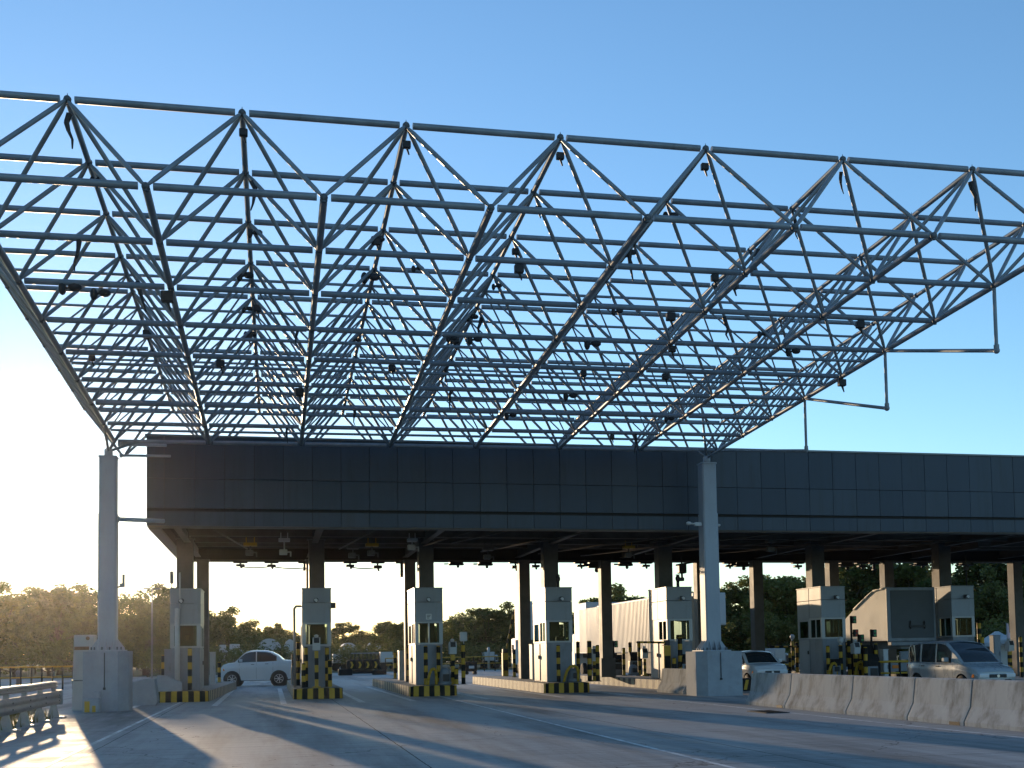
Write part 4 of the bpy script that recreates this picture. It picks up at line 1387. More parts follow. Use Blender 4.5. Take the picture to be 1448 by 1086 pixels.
# the larger traffic camera mast piece above the fifth booth
xk = atx(964, 53.2, 800)
o = empty('hanging_camera', (xk, 53.2, ZS-0.50), 'large dark camera on a drop rod with crossbar above the fifth booth', 'camera')
zb = zat(964, 811, 53.2)-(ZS-0.50)
m = MB(); m.tube((0,0,0),(0,0,zb+0.5),0.045,10); m.build('drop_rod', BEAM, o)
m = MB(); m.bev(-0.2,0.2,-0.2,0.2,zb,zb+0.5,0.05); m.tube((0,0,zb-0.35),(0,0,zb),0.06,8); m.build('housing', DARK, o)
m = MB(); m.tube((-0.32,0,zb+0.42),(0.85,0.05,zb+0.62),0.045,8); m.build('crossbar', DARK, o)
# cables
def cable(pxa, ya, pxb, yb, sag, label):
    a_ = at(pxa, ya, Yh-0.02); b_ = at(pxb, yb, Yh-0.02)
    pts = []
    for k in range(13):
        t = k/12; p = a_.lerp(b_, t); p.z -= sag*4*t*(1-t); pts.append(p)
    m = MB()
    for p, q in zip(pts[:-1], pts[1:]): m.tube(p, q, 0.03, 6)
    o = m.build('overhead_cable', DARK)
    return tag(o, label, 'cable')
cable(342, 801.5, 383, 801, 0.05, 'thin dark cable sagging between the first two hanging fittings')
cable(384, 801, 431, 803, 0.06, 'thin dark cable running from the second fitting to the second booth column')
cable(497, 802, 532, 802.5, 0.06, 'faint thin cable between the two fittings above the open lane')
# ceiling fittings lit from behind, below the girders
def ceiling_box(px, py, Y, label, col_='y', w=0.5, d=0.35):
    x = atx(px, Y, py); z = ZS-0.55
    o = empty('ceiling_fitting', (x, Y, z), label, 'ceiling light', group='fittings under the roof deck')
    m = MB(); m.tube((-w*0.3,0,0.05),(-w*0.3,0,0.28),0.02,8); m.tube((w*0.3,0,0.05),(w*0.3,0,0.28),0.02,8); m.bev(-w/2,w/2,-0.2,0.2,-0.08,0.05,0.02); m.build('bracket', {'y': YELP, 'w': WSTEEL, 'd': BEAM}[col_], o)
    m = MB(); m.path([(0.0,0,-0.08),(0.0,0,-d),(0.25,0,-d),(0.25,0,-d-0.18)], 0.03, 8); m.bev(-0.2,0.12,-0.12,0.12,-d-0.12,-d+0.1,0.03); m.build('lamp_head', NODE if col_ != 'w' else WSTEEL, o)
    return o
ceiling_box(354, 772, 47.5, 'yellow bracket fitting under the first bay of the roof', 'y', 0.55)
ceiling_box(402, 768, 45.6, 'pale boxed fitting left of the second booth column', 'w', 0.45, 0.5)
ceiling_box(526, 772, 47.5, 'yellow bracket fitting above the open lane', 'y', 0.55)
ceiling_box(499, 775, 48.6, 'grey pipe fitting left of the yellow one above the open lane', 'd', 0.5)
ceiling_box(583, 769, 45.4, 'round pale floodlight left of the third booth column', 'w', 0.4, 0.3)
ceiling_box(690, 778, 49.2, 'grey pipe fitting between third and fourth booths', 'd', 0.5)
ceiling_box(889, 776, 48.0, 'yellowish fitting left of the fifth booth column', 'y', 0.5)
ceiling_box(1090, 767, 45.0, 'small pale fitting right of the right canopy column', 'd', 0.4)

# ------------------------------------------------------------------ cars
def interp(tab, x):
    if x <= tab[0][0]: return tab[0][1]
    for (a, fa), (b, fb) in zip(tab[:-1], tab[1:]):
        if x <= b:
            t = (x-a)/(b-a) if b > a else 0
            t2 = t*t*(3-2*t)*0.35 + t*0.65
            return fa+(fb-fa)*t2
    return tab[-1][1]

def make_car(loc, rz, label, cat, c, paint, name='parked_car'):
    """local +X is forward; c holds the side profile"""
    o = empty(name, loc, label, cat, rz=rz)
    L_, Wd, top, roof = c['L'], c['W'], c['top'], c['roof']
    x0, x1 = -L_/2, L_/2
    xf, xr, wr = c['xf'], c['xr'], c['wr']
    ra = wr*1.17
    sill = c['sill']
    zw = wr
    def zl(x):
        z = sill + 0.10*max(0, (abs(x)-L_*0.40)/(L_*0.10))
        for xc in (xf, xr):
            d = ra*ra-(x-xc)**2
            if d > 0: z = max(z, zw+math.sqrt(d))
        return z
    def hw(x):
        e = max(0, (abs(x)-L_*0.30)/(L_*0.20))
        return Wd/2*(1-0.16*e**2.6)
    def secf(t):  # section fullness from sill to shoulder
        return 0.93+0.07*math.sin(min(1, t*1.15)*PI/2) - 0.05*max(0, t-0.75)/0.25
    N_ = 84; rows = 9
    xs = [x0+(x1-x0)*i/N_ for i in range(N_+1)]
    m = MB()
    for s in (-1, 1):
        vs = []
        for x in xs:
            zb_, zt_ = zl(x), interp(top, x)
            for r_ in range(rows+1):
                t = r_/rows; z = zb_+(zt_-zb_)*t
                tt = max(0, (z-sill)/(zt_-sill))
                crease = 0.012*math.exp(-((tt-0.72)/0.06)**2)
                vs.append((x, s*(hw(x)*secf(tt)+crease), z))
        k = rows+1
        fs = [(i*k+r_, (i+1)*k+r_, (i+1)*k+r_+1, i*k+r_+1) for i in range(N_) for r_ in range(rows)]
        m.add(vs, fs, 0, True)
    # top deck across (bonnet, boot, and under the greenhouse)
    vs = []; cr = 8
    for x in xs:
        h_ = hw(x)*secf(1.0); z = interp(top, x)
        for q in range(cr+1):
            u = -1+2*q/cr
            vs.append((x, u*h_, z+0.035*(1-u*u)))
    fs = [(i*(cr+1)+q, (i+1)*(cr+1)+q, (i+1)*(cr+1)+q+1, i*(cr+1)+q+1) for i in range(N_) for q in range(cr)]
    m.add(vs, fs, 0, True)
    # front and rear faces with rounded plan
    for xe, sg in ((x0, -1), (x1, 1)):
        vs = []
        zb_, zt_ = zl(xe), interp(top, xe)
        for r_ in range(rows+1):
            t = r_/rows; z = zb_+(zt_-zb_)*t; tt = max(0, (z-sill)/(zt_-sill)); h_ = hw(xe)*secf(tt)
            for q in range(cr+1):
                u = -1+2*q/cr
                bul = 0.10*(1-u*u) * (0.55+0.45*math.sin(PI*min(1,t*1.1)))
                vs.append((xe+sg*bul, u*h_, z+(0.035*(1-u*u) if r_ == rows else 0)))
        fs = [(r_*(cr+1)+q, r_*(cr+1)+q+1, (r_+1)*(cr+1)+q+1, (r_+1)*(cr+1)+q) for r_ in range(rows) for q in range(cr)]
        m.add(vs, fs, 0, True)
    # greenhouse
    ga, gb = roof[0][0], roof[-1][0]
    GN = 60; gr = 7
    def gside(x, t):
        zb_ = interp(top, x)-0.01; zt_ = max(zb_+0.002, interp(roof, x))
        hb = hw(x)*secf(1.0)-0.015; ht = Wd/2*c.get('tumble', 0.74)
        full = (zt_-zb_)/(c['H']-interp(top, 0))
        h_ = hb+(ht-hb)*min(1, full)*t**1.25
        return h_, zb_+(zt_-zb_)*t
    gx = [ga+(gb-ga)*i/GN for i in range(GN+1)]
    for s in (-1, 1):
        vs = []
        for x in gx:
            for r_ in range(gr+1):
                h_, z = gside(x, r_/gr); vs.append((x, s*h_, z))
        k = gr+1
        m.add(vs, [(i*k+r_, (i+1)*k+r_, (i+1)*k+r_+1, i*k+r_+1) for i in range(GN) for r_ in range(gr)], 0, True)
    def gtop(x, u, off=0):
        h_, z = gside(x, 1.0)
        return (x, u*h_, z+0.055*(1-u*u)*min(1, (z-interp(top,x))/0.25+0.1)+off)
    vs = [gtop(x, -1+2*q/cr) for x in gx for q in range(cr+1)]
    m.add(vs, [(i*(cr+1)+q, (i+1)*(cr+1)+q, (i+1)*(cr+1)+q+1, i*(cr+1)+q+1) for i in range(GN) for q in range(cr)], 0, True)
    bo = m.build('body', paint, o)
    # side windows
    for s in (-1, 1):
        for (wa, wb) in c['win']:
            mm = MB(); n = 14; vs = []
            for i in range(n+1):
                x = wa+(wb-wa)*i/n
                h0, z0_ = gside(x, 0); h1, z1_ = gside(x, 1)
                H_ = max(0.01, z1_-z0_)
                ta = 0.03; tb = max(ta+0.01, 1-0.05/H_)
                for r_ in range(5):
                    h_, z = gside(x, ta+(tb-ta)*r_/4); vs.append((x, s*(h_+0.007), z))
            mm.add(vs, [(i*5+r_, (i+1)*5+r_, (i+1)*5+r_+1, i*5+r_+1) for i in range(n) for r_ in range(4)], 0, True)
            mm.build('side_window', CARGL, bo, fix=False)
    for nm, (wa, wb), um in (('windscreen', c['ws'], 0.86), ('rear_window', c['rw'], 0.84)):
        mm = MB(); n = 12; vs = []
        for i in range(n+1):
            x = wa+(wb-wa)*i/n
            for q in range(9):
                u = (-1+2*q/8)*um; p = gtop(x, u, 0.0)
                sl = 0.01; sgn = 1 if nm == 'windscreen' else -1
                vs.append((p[0]+sgn*0.012, p[1], p[2]+0.010))
        mm.add(vs, [(i*9+q, (i+1)*9+q, (i+1)*9+q+1, i*9+q+1) for i in range(n) for q in range(8)], 0, True)
        mm.build(nm, CARGL, bo, fix=False)
    # dark underbody, arches
    mm = MB(); mm.box(x0+0.25, x1-0.25, -Wd/2*0.86, Wd/2*0.86, sill-0.03, sill+0.10)
    for xc in (xf, xr): mm.tube((xc,-Wd/2*0.90,zw),(xc,Wd/2*0.90,zw),ra*1.03,24)
    mm.build('underbody', CHAS, o)
    for xc in (xf, xr):
        for s in (-1, 1):
            yo = s*Wd/2*0.985; yi = s*(Wd/2*0.985-0.20)
            mm = MB(); prof = [(wr*0.62,0),(wr*0.94,0.005),(wr,0.035),(wr,0.165),(wr*0.94,0.195),(wr*0.62,0.20)]
            mm.lathe([(r_, yi+(yo-yi)*(q/0.20)) for r_, q in prof], base=(xc,0,wr), n=28, axis='y'); w_ = mm.build('wheel', RUBBER, o)
            mm = MB()
            mm.lathe([(wr*0.10,yo+s*0.004),(wr*0.14,yo-s*0.01),(wr*0.10,yo-s*0.05)], base=(xc,0,wr), n=12, axis='y')
            mm.lathe([(wr*0.63,yo-s*0.002),(wr*0.57,yo+s*0.006),(wr*0.54,yo-s*0.05)], base=(xc,0,wr), n=28, axis='y')
            for k5 in range(7):
                a_ = 2*PI*k5/7
                ca, sa = math.cos(a_), math.sin(a_)
                mm.tube((xc+ca*wr*0.1, yo-s*0.012, wr+sa*wr*0.1),(xc+ca*wr*0.57, yo-s*0.012, wr+sa*wr*0.57), wr*0.055, 6)
            mm.build('rim', RIM, w_)
            MB().tube((xc,yo-s*0.06,wr),(xc,yo-s*0.05,wr),wr*0.6,24).build('hub_recess', DARK, w_)
    # lights, mirrors, handles, grille, plate
    zt1, zt0 = interp(top, x1), interp(top, x0)
    for s in (-1, 1):
        mm = MB(); yc = s*hw(x1)*0.70
        mm.bev(x1-0.10, x1+0.075, yc-0.20, yc+0.20, zt1-0.17, zt1-0.02, 0.03); hl_ = mm.build('headlight', LAMPC, o)
        mm = MB(); yo = s*(hw(x1-0.2)*0.985); mm.bev(x1-0.34, x1-0.14, min(yo-s*0.03,yo+s*0.02), max(yo-s*0.03,yo+s*0.02), zt1-0.16, zt1-0.04, 0.008); mm.build('indicator', c.get('ind', ORANGEL), hl_)
        mm = MB(); yc = s*hw(x0)*0.76; zc = zt0-0.12
        mm.bev(x0-0.055, x0+0.25, yc-0.17, yc+0.21, zc-0.17, zc+0.07, 0.03); mm.build('tail_light', REDL, o)
        mm = MB(); xm = c['mir']; yb_ = gside(xm, 0.05)[0]; zb_ = interp(top, xm)
        mm.bev(xm-0.09, xm+0.09, min(s*(yb_+0.03),s*(yb_+0.22)), max(s*(yb_+0.03),s*(yb_+0.22)), zb_+0.04, zb_+0.20, 0.03); mm.tube((xm,s*(yb_-0.02),zb_+0.03),(xm,s*(yb_+0.08),zb_+0.09),0.03,8); mm.build('mirror', paint, o)
        for xd in c['handles']:
            mm = MB(); zz = interp(top, xd)-0.13; yy = hw(xd)*secf((zz-sill)/(interp(top,xd)-sill))
            mm.bev(xd-0.10, xd+0.10, min(s*(yy-0.005),s*(yy+0.03)), max(s*(yy-0.005),s*(yy+0.03)), zz-0.018, zz+0.018, 0.006); mm.build('door_handle', c.get('hm', CHAS), o)
        # door seams
        for xd in c['seams']:
            mm = MB(); vs = []
            for r_ in range(7):
                zz = sill+0.06+(interp(top,xd)-0.02-sill-0.06)*r_/6; tt = (zz-sill)/(interp(top,xd)-sill)
                yy = hw(xd)*secf(tt)+0.012*math.exp(-((tt-0.72)/0.06)**2)+0.002
                vs += [(xd-0.006, s*yy, zz),(xd+0.006, s*yy, zz)]
            mm.add(vs, [(2*q,2*q+1,2*q+3,2*q+2) for q in range(6)])
            mm.build('door_seam', CHAS, o, fix=False)
    mm = MB(); hw_ = hw(x1)*0.46
    mm.bev(x1+0.02, x1+0.105, -hw_, hw_, zt1-0.17, zt1-0.05, 0.015)
    gr_ = mm.build('grille', DARK, o)
    mm = MB(); mm.tube((x1+0.106,0,zt1-0.11),(x1+0.114,0,zt1-0.11),0.055,16); mm.build('badge', RIM, gr_)
    mm = MB(); mm.bev(x1+0.0, x1+0.10, -hw(x1)*0.72, hw(x1)*0.72, sill+0.10, sill+0.25, 0.02); mm.build('lower_intake', DARK, o)
    mm = MB(); mm.bev(x1+0.101, x1+0.112, -0.24, 0.24, sill+0.14, sill+0.24, 0.004); mm.build('number_plate', WHITEP, o)
    mm = MB(); mm.bev(x0-0.112, x0-0.098, -0.24, 0.24, sill+0.28, sill+0.38, 0.004); mm.build('number_plate', WHITEP, o)
    return o

def prof_sedan(L_, Wd, H):
    q = L_/4.4
    b = H*0.685
    return dict(L=L_, W=Wd, H=H, sill=0.27*H/1.6, xf=1.50*q, xr=-1.36*q, wr=H*0.205, tumble=0.78,
        top=[(-2.2*q,b*0.92),(-2.12*q,b*1.03),(-1.7*q,b*1.05),(-1.3*q,b*1.035),(-0.4*q,b*1.0),(0.6*q,b*0.99),(1.3*q,b*0.98),(1.75*q,b*0.95),(2.05*q,b*0.895),(2.2*q,b*0.76)],
        roof=[(-1.66*q,b*1.045),(-1.15*q,H*0.88),(-0.82*q,H*0.962),(-0.5*q,H*0.99),(0.0,H),(0.40*q,H*0.992),(0.66*q,H*0.958),(1.42*q,b*0.97)],
        win=[(-1.22*q,-0.01*q),(0.05*q,1.14*q)], ws=(0.68*q,1.32*q), rw=(-1.56*q,-0.92*q), mir=0.95*q, handles=(-0.62*q,0.24*q), seams=(-1.0*q,0.02*q,1.05*q))
# white sedan crossing behind the first lane: bonnet to the left
Ys = 69.0
pa, pb = at(313.5, 965, Ys), at(416.5, 965, Ys)
Lc = (pb-pa).length*0.985
hs = zat(362, 920.5, Ys)
ce = (pa+pb)/2
make_car((ce.x, Ys, 0), PI+R(-6), 'white sedan seen side-on with its bonnet to the left, between the first two booths', 'car', prof_sedan(Lc, 1.78, hs), CWHITE)
# compact white car behind the right pedestal
c2 = prof_sedan(4.1, 1.72, zat(1062, 921.5, 44.5))
make_car((atx(1062, 46.0), 46.0, 0), -PI/2, 'white car facing the camera, half hidden behind the right pedestal and barriers', 'car', c2, CWHITE)
# silver van
Hv = zat(1345, 908, 38.0)
b = 1.12
van = dict(L=4.45, W=1.76, H=Hv, sill=0.26, xf=1.42, xr=-1.40, wr=0.33, tumble=0.84, hm=CHAS,
    top=[(-2.22,b*0.98),(-1.9,b),(0.0,b*0.98),(1.0,b*0.97),(1.32,b*0.95),(1.9,b*0.84),(2.15,b*0.76),(2.22,b*0.66)],
    roof=[(-2.2,b),(-2.08,Hv*0.86),(-1.9,Hv*0.965),(-1.2,Hv),(0.0,Hv),(0.38,Hv*0.97),(0.9,Hv*0.80),(1.45,b*0.95)],
    win=[(-1.98,-1.22),(-1.10,-0.22),(-0.12,0.78)], ws=(0.40,1.38), rw=(-2.16,-1.95), mir=0.62, handles=(-0.95,0.0), seams=(-1.16,-0.17,0.92), ind=ORANGEL)
make_car((atx(1353, 37.2)+0.05, 37.2, 0), -PI/2, 'silver van with dark windows facing the camera behind the concrete barriers', 'van', van, CSILV, name='parked_van')

# ------------------------------------------------------------------ trucks and trailers
def wheel_set(o, xs2, y, r, w=0.28):
    for x in xs2:
        m = MB(); m.lathe([(r*0.6,0),(r*0.95,0.01),(r,0.05),(r,w-0.05),(r*0.95,w-0.01),(r*0.6,w)], base=(x-w/2,y,r), n=20, axis='x'); wl = m.build('wheel', RUBBER, o)
        m = MB(); m.lathe([(r*0.58,w*0.3),(r*0.5,w*0.72),(r*0.2,w*0.6),(r*0.2,w*0.9)], base=(x-w/2,y,r), n=16, axis='x'); m.build('rim', GALV, wl)
# ribbed white trailer between islands five and six; long axis along Y
Yt0, Yt1 = 57.5, 69.0
xs_l = 0.0
xl = atx(918, Yt0+1.4, 880)
ztp = zat(918, 845, Yt0+1.4); zbt = zat(900, 923, Yt0+2.4)
o = empty('semi_trailer', (xl+1.25, Yt0, 0), 'long white ribbed trailer with sunlit side, left of the fifth booth', 'trailer')
m = MB(); m.bev(-1.25,1.25,0,Yt1-Yt0,zbt,ztp,0.04)
for k in range(64):
    y = 0.12+k*0.245
    m.box(-1.285,-1.251,y,y+0.10,zbt+0.06,ztp-0.08); m.box(1.251,1.285,y,y+0.10,zbt+0.06,ztp-0.08)
m.build('cargo_box', TRAILW, o)
m = MB(); m.bev(-0.55,0.55,0.2,11.2,zbt-0.32,zbt-0.003,0.03); m.bev(-1.2,-1.1,0.3,7.6,0.45,zbt-0.02,0.02); m.bev(-1.15,1.15,0.02,0.2,0.4,zbt-0.02,0.02); m.build('chassis', CHAS, o)  # with a dark side panel added so the space underneath looks shaded
wheel_set(o, (-1.0, 1.0), 8.6, 0.5); wheel_set(o, (-1.0, 1.0), 9.9, 0.5)
m = MB(); m.bev(-0.9,-0.6,2.4,2.6,0,zbt-0.33,0.02); m.bev(0.6,0.9,2.4,2.6,0,zbt-0.33,0.02); m.build('landing_leg', CHAS, o)
m = MB(); m.bev(-1.2,1.2,-0.06,-0.003,zbt+0.05,ztp-0.05,0.01); m.build('rear_door', TRAILW, o)
# truck with white box seen beside the column right of the fourth booth
def box_truck(px0, px1, ytop, ybot, Y, Lb, label, cab=True, mt=TRAILW, yawd=0.0, cabY=None):
    xa, xb = atx(px0, Y, 880), atx(px1, Y, 880)
    xc = (xa+xb)/2; w = (xb-xa)/2; zt = zat((px0+px1)/2, ytop, Y); zb = zat((px0+px1)/2, ybot, Y)
    o = empty('box_truck', (xc, Y, 0), label, 'truck', rz=R(yawd))
    m = MB(); m.bev(-w,w,0,Lb,zb,zt,0.05); m.build('cargo_box', mt, o)
    m = MB(); m.bev(-w*0.96,-0.02,-0.04,-0.003,zb+0.08,zt-0.12,0.01); m.bev(0.02,w*0.96,-0.04,-0.003,zb+0.08,zt-0.12,0.01); d = m.build('rear_door', mt, o)
    m = MB()
    for q in (-0.12, 0.12): m.tube((q,-0.055,zb+0.1),(q,-0.055,zt-0.2),0.018,6)
    m.build('lock_bar', GALV, d)
    m = MB(); m.bev(-w*0.45,w*0.45,0.1,Lb+1.9,zb-0.28,zb-0.003,0.03); m.bev(-w*0.95,w*0.95,-0.05,0.06,0.45,0.62,0.02); m.build('chassis', CHAS, o)
    wheel_set(o, (-w*0.8, w*0.8), 1.6, 0.48); wheel_set(o, (-w*0.8, w*0.8), Lb+0.9, 0.48)
    m = MB(); m.bev(-w*0.95,w*0.95,Lb+0.15,Lb+1.95,0.7,min(zt-0.3,3.0),0.12); c = m.build('cab', WHITEP, o)
    m = MB(); m.bev(-w*0.965,-w*0.952,Lb+0.9,Lb+1.6,1.75,2.45,0.004); m.bev(w*0.952,w*0.965,Lb+0.9,Lb+1.6,1.75,2.45,0.004); m.build('side_window', CARGL, c)
    for s in (-1, 1):
        m = MB(); m.bev(s*w*0.7-0.14,s*w*0.7+0.14,-0.075,-0.051,0.47,0.60,0.008); m.build('tail_light', REDL, o)
    return o
box_truck(829, 876, 851.5, 924, 73.0, 3.1, 'white box truck behind the rear column, between fourth and fifth booths')
box_truck(736, 776, 850, 905, 92.0, 2.2, 'white truck half hidden behind the rear column left of the fourth booth')
box_truck(981, 1027, 838, 884, 74.0, 6.0, 'pale truck showing on both sides of the right canopy column')
# trailer with sloping front roofline and shaded dark rear
Yz = 47.9
xa, xb = atx(1254, Yz, 870), atx(1320, Yz, 870); w = (xb-xa)/2
zt = zat(1254, 831.5, Yz); zb = zat(1254, 906, Yz)
o = empty('semi_trailer', ((xa+xb)/2, Yz, 0), 'big trailer with sloping sunlit side and dark rear, right of the sixth booth', 'trailer')
Lz = 4.2
dz1 = zat(1232, 836, Yz*871/849); dz2 = zat(1200, 862, Yz*871/817)
side = [(0,zb),(Lz,zb),(Lz,dz2-0.6),(Lz*0.72,dz2),(Lz*0.45,(dz2+dz1)/2+0.1),(Lz*0.27,dz1),(Lz*0.12,zt-0.03),(0,zt)]
m = MB(); m.prism(side, -w, w, 'x'); m.build('cargo_box', TARP, o)
m = MB()
for (y0_, z0_), (y1_, z1_) in zip(side[3:-1], side[4:]):
    for s in (-1, 1): m.tube((s*(w+0.01),y0_,z0_),(s*(w+0.01),y1_,z1_),0.05,8)
m.build('edge_trim', TARP, o)
m = MB(); m.bev(-w-0.04,w+0.04,-0.12,-0.003,zb-0.05,zt+0.03,0.03); rf = m.build('rear_frame', BOOTHD, o)
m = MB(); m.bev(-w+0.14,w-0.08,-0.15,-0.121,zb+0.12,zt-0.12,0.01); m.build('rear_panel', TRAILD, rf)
m = MB(); m.bev(-w*0.15,w*0.55,-0.22,-0.151,zb+0.62,zb+0.72,0.02); m.tube((-w*0.1,-0.19,zb+0.55),(-w*0.1,-0.19,zb+0.92),0.03,8); m.tube((w*0.5,-0.19,zb+0.55),(w*0.5,-0.19,zb+0.92),0.03,8); m.build('latch', DARK, rf)
m = MB(); m.bev(-w,w,-0.32,-0.0,zb-0.24,zb-0.06,0.03); m.bev(-w*0.4,w*0.4,0.1,Lz,zb-0.4,zb-0.003,0.03); m.build('chassis', BOOTHD, o)
m = MB(); m.bev(-w*0.98,w*0.98,-0.10,0.02,0.55,1.05,0.03); m.bev(-w*0.5,w*0.9,-0.05,0.1,1.1,1.5,0.02); m.build('bumper', BOOTHD, o)
wheel_set(o, (-w*0.8, w*0.8), 1.2, 0.5); wheel_set(o, (-w*0.8, w*0.8), 2.4, 0.5)
m = MB(); m.bev(-w*0.9,-w*0.55,-0.125,-0.101,0.7,0.85,0.01); m.bev(w*0.55,w*0.9,-0.125,-0.101,0.7,0.85,0.01); m.build('tail_light', ORANGEL, o)

# ------------------------------------------------------------------ far background pieces
def barrel_shed(px0, px1, ytop, ybot, Y, label, dep=6.0):
    xa, xb = atx(px0, Y, 915), atx(px1, Y, 915); xc = (xa+xb)/2; w = (xb-xa)/2; zt = zat(px0, ytop, Y)
    o = empty('white_shed', (xc, Y, 0), label, 'shed')
    zs = max(1.2, zt-1.5)
    poly = [(-w,0),(w,0),(w,zs)]+[(w*math.cos(a*PI/12), zs+(zt-zs)*math.sin(a*PI/12)) for a in range(1,12)]+[(-w,zs)]
    m = MB(); m.prism(poly, 0, dep, 'y'); m.build('shell', SHEDM, o)
    m = MB(); m.box(-w*0.12,w*0.12,-0.04,-0.003,0,min(2.2,zs)); m.build('door', BOOTHD, o)
    return o
barrel_shed(363, 398, 903, 920, 150, 'white shed with rounded roof above the bushes behind the sedan')
barrel_shed(401, 419, 904, 918, 140, 'small white domed shed left of the second booth')
barrel_shed(480, 507, 909, 918, 150, 'white round-roofed shed right of the second booth')
barrel_shed(522, 540, 907, 916, 165, 'small pale shed among trees left of the third booth')
def parked_box(px0, px1, ytop, Y, label, nm='parked_lorry'):
    xa, xb = atx(px0, Y, 920), atx(px1, Y, 920); xc = (xa+xb)/2; w = (xb-xa)/2; zt = zat(px0, ytop, Y)
    o = empty(nm, (xc, Y, 0), label, 'lorry')
    m = MB(); m.bev(-w,w*0.45,-1.1,1.1,0.9,zt,0.05); m.build('cargo_box', TRAILW, o)
    m = MB(); m.bev(w*0.5,w,-1.05,1.05,0.5,zt*0.82,0.15); c = m.build('cab', WHITEP, o)
    m = MB(); m.bev(w*0.6,w*0.9,-1.07,-1.052,zt*0.48,zt*0.74,0.005); m.build('side_window', CARGL, c)
    m = MB(); m.bev(-w,w,-0.5,0.5,0.55,0.89,0.03); m.build('chassis', CHAS, o)
    for xw in (-w*0.6, w*0.72):
        m = MB(); m.tube((xw,-1.12,0.42),(xw,1.12,0.42),0.42,16); m.build('wheel', RUBBER, o)
    return o
parked_box(311, 322, 912, 120, 'small white lorry far off, left above the sedan bonnet')
parked_box(325, 344, 911, 125, 'white lorry far off above the sedan windscreen')
parked_box(1085, 1106, 917, 70, 'pale lorry behind the right lanes, left of the sixth booth')
parked_box(683, 702, 922, 128, 'small white lorry far off right of the third booth')
parked_box(470, 490, 925, 130, 'low pale lorry far off beside the second booth', )
parked_box(537, 560, 922, 128, 'pale lorry far off left of the third island')
low_rail(496, 536, 924, 112, 'grey panel railing behind the crash cushion', mt=BOOTHD, nposts=8)
def slim_post(px, ytop, ybase, label, mt=WSTEEL, name='white_post', Y=None):
    p = grd(px, ybase); Y = p.y if Y is None else Y
    x = atx(px, Y); h = zat(px, ytop, Y)
    o = empty(name, (x, Y, 0), label, 'post')
    m = MB(); m.lathe([(0.13,0.0),(0.13,h*0.75),(0.16,h*0.78),(0.16,h*0.95),(0.08,h)], n=12); m.build('shaft', mt, o)
    m = MB(); m.tube((0,0,0),(0,0,0.03),0.2,12); m.build('base_plate', NODE, o)
    return o
slim_post(193.5, 928, 948, 'white post left one between the left column and the first booth')
slim_post(207.5, 927, 947, 'white post middle one between the left column and the first booth')
slim_post(219.5, 926, 950, 'white post right one between the left column and the first booth')
slim_post(41, 931, 958, 'pale post pair member behind the left guard rail, left')
slim_post(47, 930, 958, 'pale post behind the left guard rail, right of the other pale one')
slim_post(69, 929, 955, 'slim pale post between guard rail and utility pillar')
slim_post(75.5, 927, 956, 'tallest slim pale post between guard rail and utility pillar')
slim_post(26, 948, 972, 'dark stump like post behind the guard rail in the glare', mt=NODE, name='dark_post')
slim_post(1112, 870, 905, 'tall slim white pole before the right trees', Y=88)
slim_post(691, 915, 930, 'slim white post far off right of the third booth', Y=120)
# banners and white tents at the far right
for (px0, px1, yt, Yb, lb) in ((1424, 1427.5, 881, 66, 'pinkish upright banner left one at the far right'), (1445, 1448.5, 876, 64, 'pinkish upright banner at the right picture edge')):
    xa, xb = atx(px0, Yb, 900), atx(px1, Yb, 900); h = zat(px0, yt, Yb)
    o = empty('feather_banner', (xa, Yb, 0), lb, 'banner')
    MB().tube((0,0,0),(0,0,h),0.03,8).build('pole', GALV, o)
    m = MB(); m.prism([(0.03,h*0.35),(xb-xa,h*0.42),(xb-xa,h*0.9),(0.12,h),(0.03,h*0.98)], -0.006, 0.006, 'y'); m.build('cloth', PINK, o)
for (px0, px1, yt, Yb, lb) in ((1396, 1424, 893, 72, 'white tent left one right of the van'), (1426, 1470, 886, 70, 'white tent at the far right edge')):
    xa, xb = atx(px0, Yb, 905), atx(px1, Yb, 905); w = (xb-xa)/2; h = zat(px0, yt, Yb)
    o = empty('white_tent', ((xa+xb)/2, Yb, 0), lb, 'tent')
    m = MB(); m.add([(-w,-1.2,h*0.7),(w,-1.2,h*0.7),(w,1.2,h*0.7),(-w,1.2,h*0.7),(-w*.2,0,h),(w*.2,0,h),(-w,-1.2,h*0.6),(w,-1.2,h*0.6),(w,1.2,h*0.6),(-w,1.2,h*0.6)],
        [(0,1,5,4),(1,2,5),(2,3,4,5),(3,0,4),(0,6,7,1),(1,7,8,2),(2,8,9,3),(3,9,6,0)]); m.build('canopy', SHEDM, o)
    for s in (-1, 1):
        for q in (-1.1, 1.1): MB().tube((s*w*0.95,q,0),(s*w*0.95,q,h*0.66),0.05,8).build('leg', GALV, o)
    m = MB(); m.box(-w*0.93,w*0.93,1.02,1.04,0.05,h*0.59); m.build('back_sheet', SHEDM, o)
# street lamp above the trees
Yl = 105
p0_ = at(215, 833, Yl)
o = empty('street_lamp', (p0_.x, Yl, 0), 'twin-headed street lamp rising above the trees left of the first booth', 'street lamp')
MB().tube((0,0,0),(0,0,p0_.z),0.09,10,0.05).build('pole', GALV, o)
for s in (-1, 1):
    m = MB(); m.tube((0,0,p0_.z-0.1),(s*0.3,0,p0_.z+0.02),0.035,8); m.bev(min(s*0.25,s*0.75),max(s*0.25,s*0.75),-0.12,0.12,p0_.z-0.02,p0_.z+0.10,0.03); m.build('lamp_head', NODE, o)

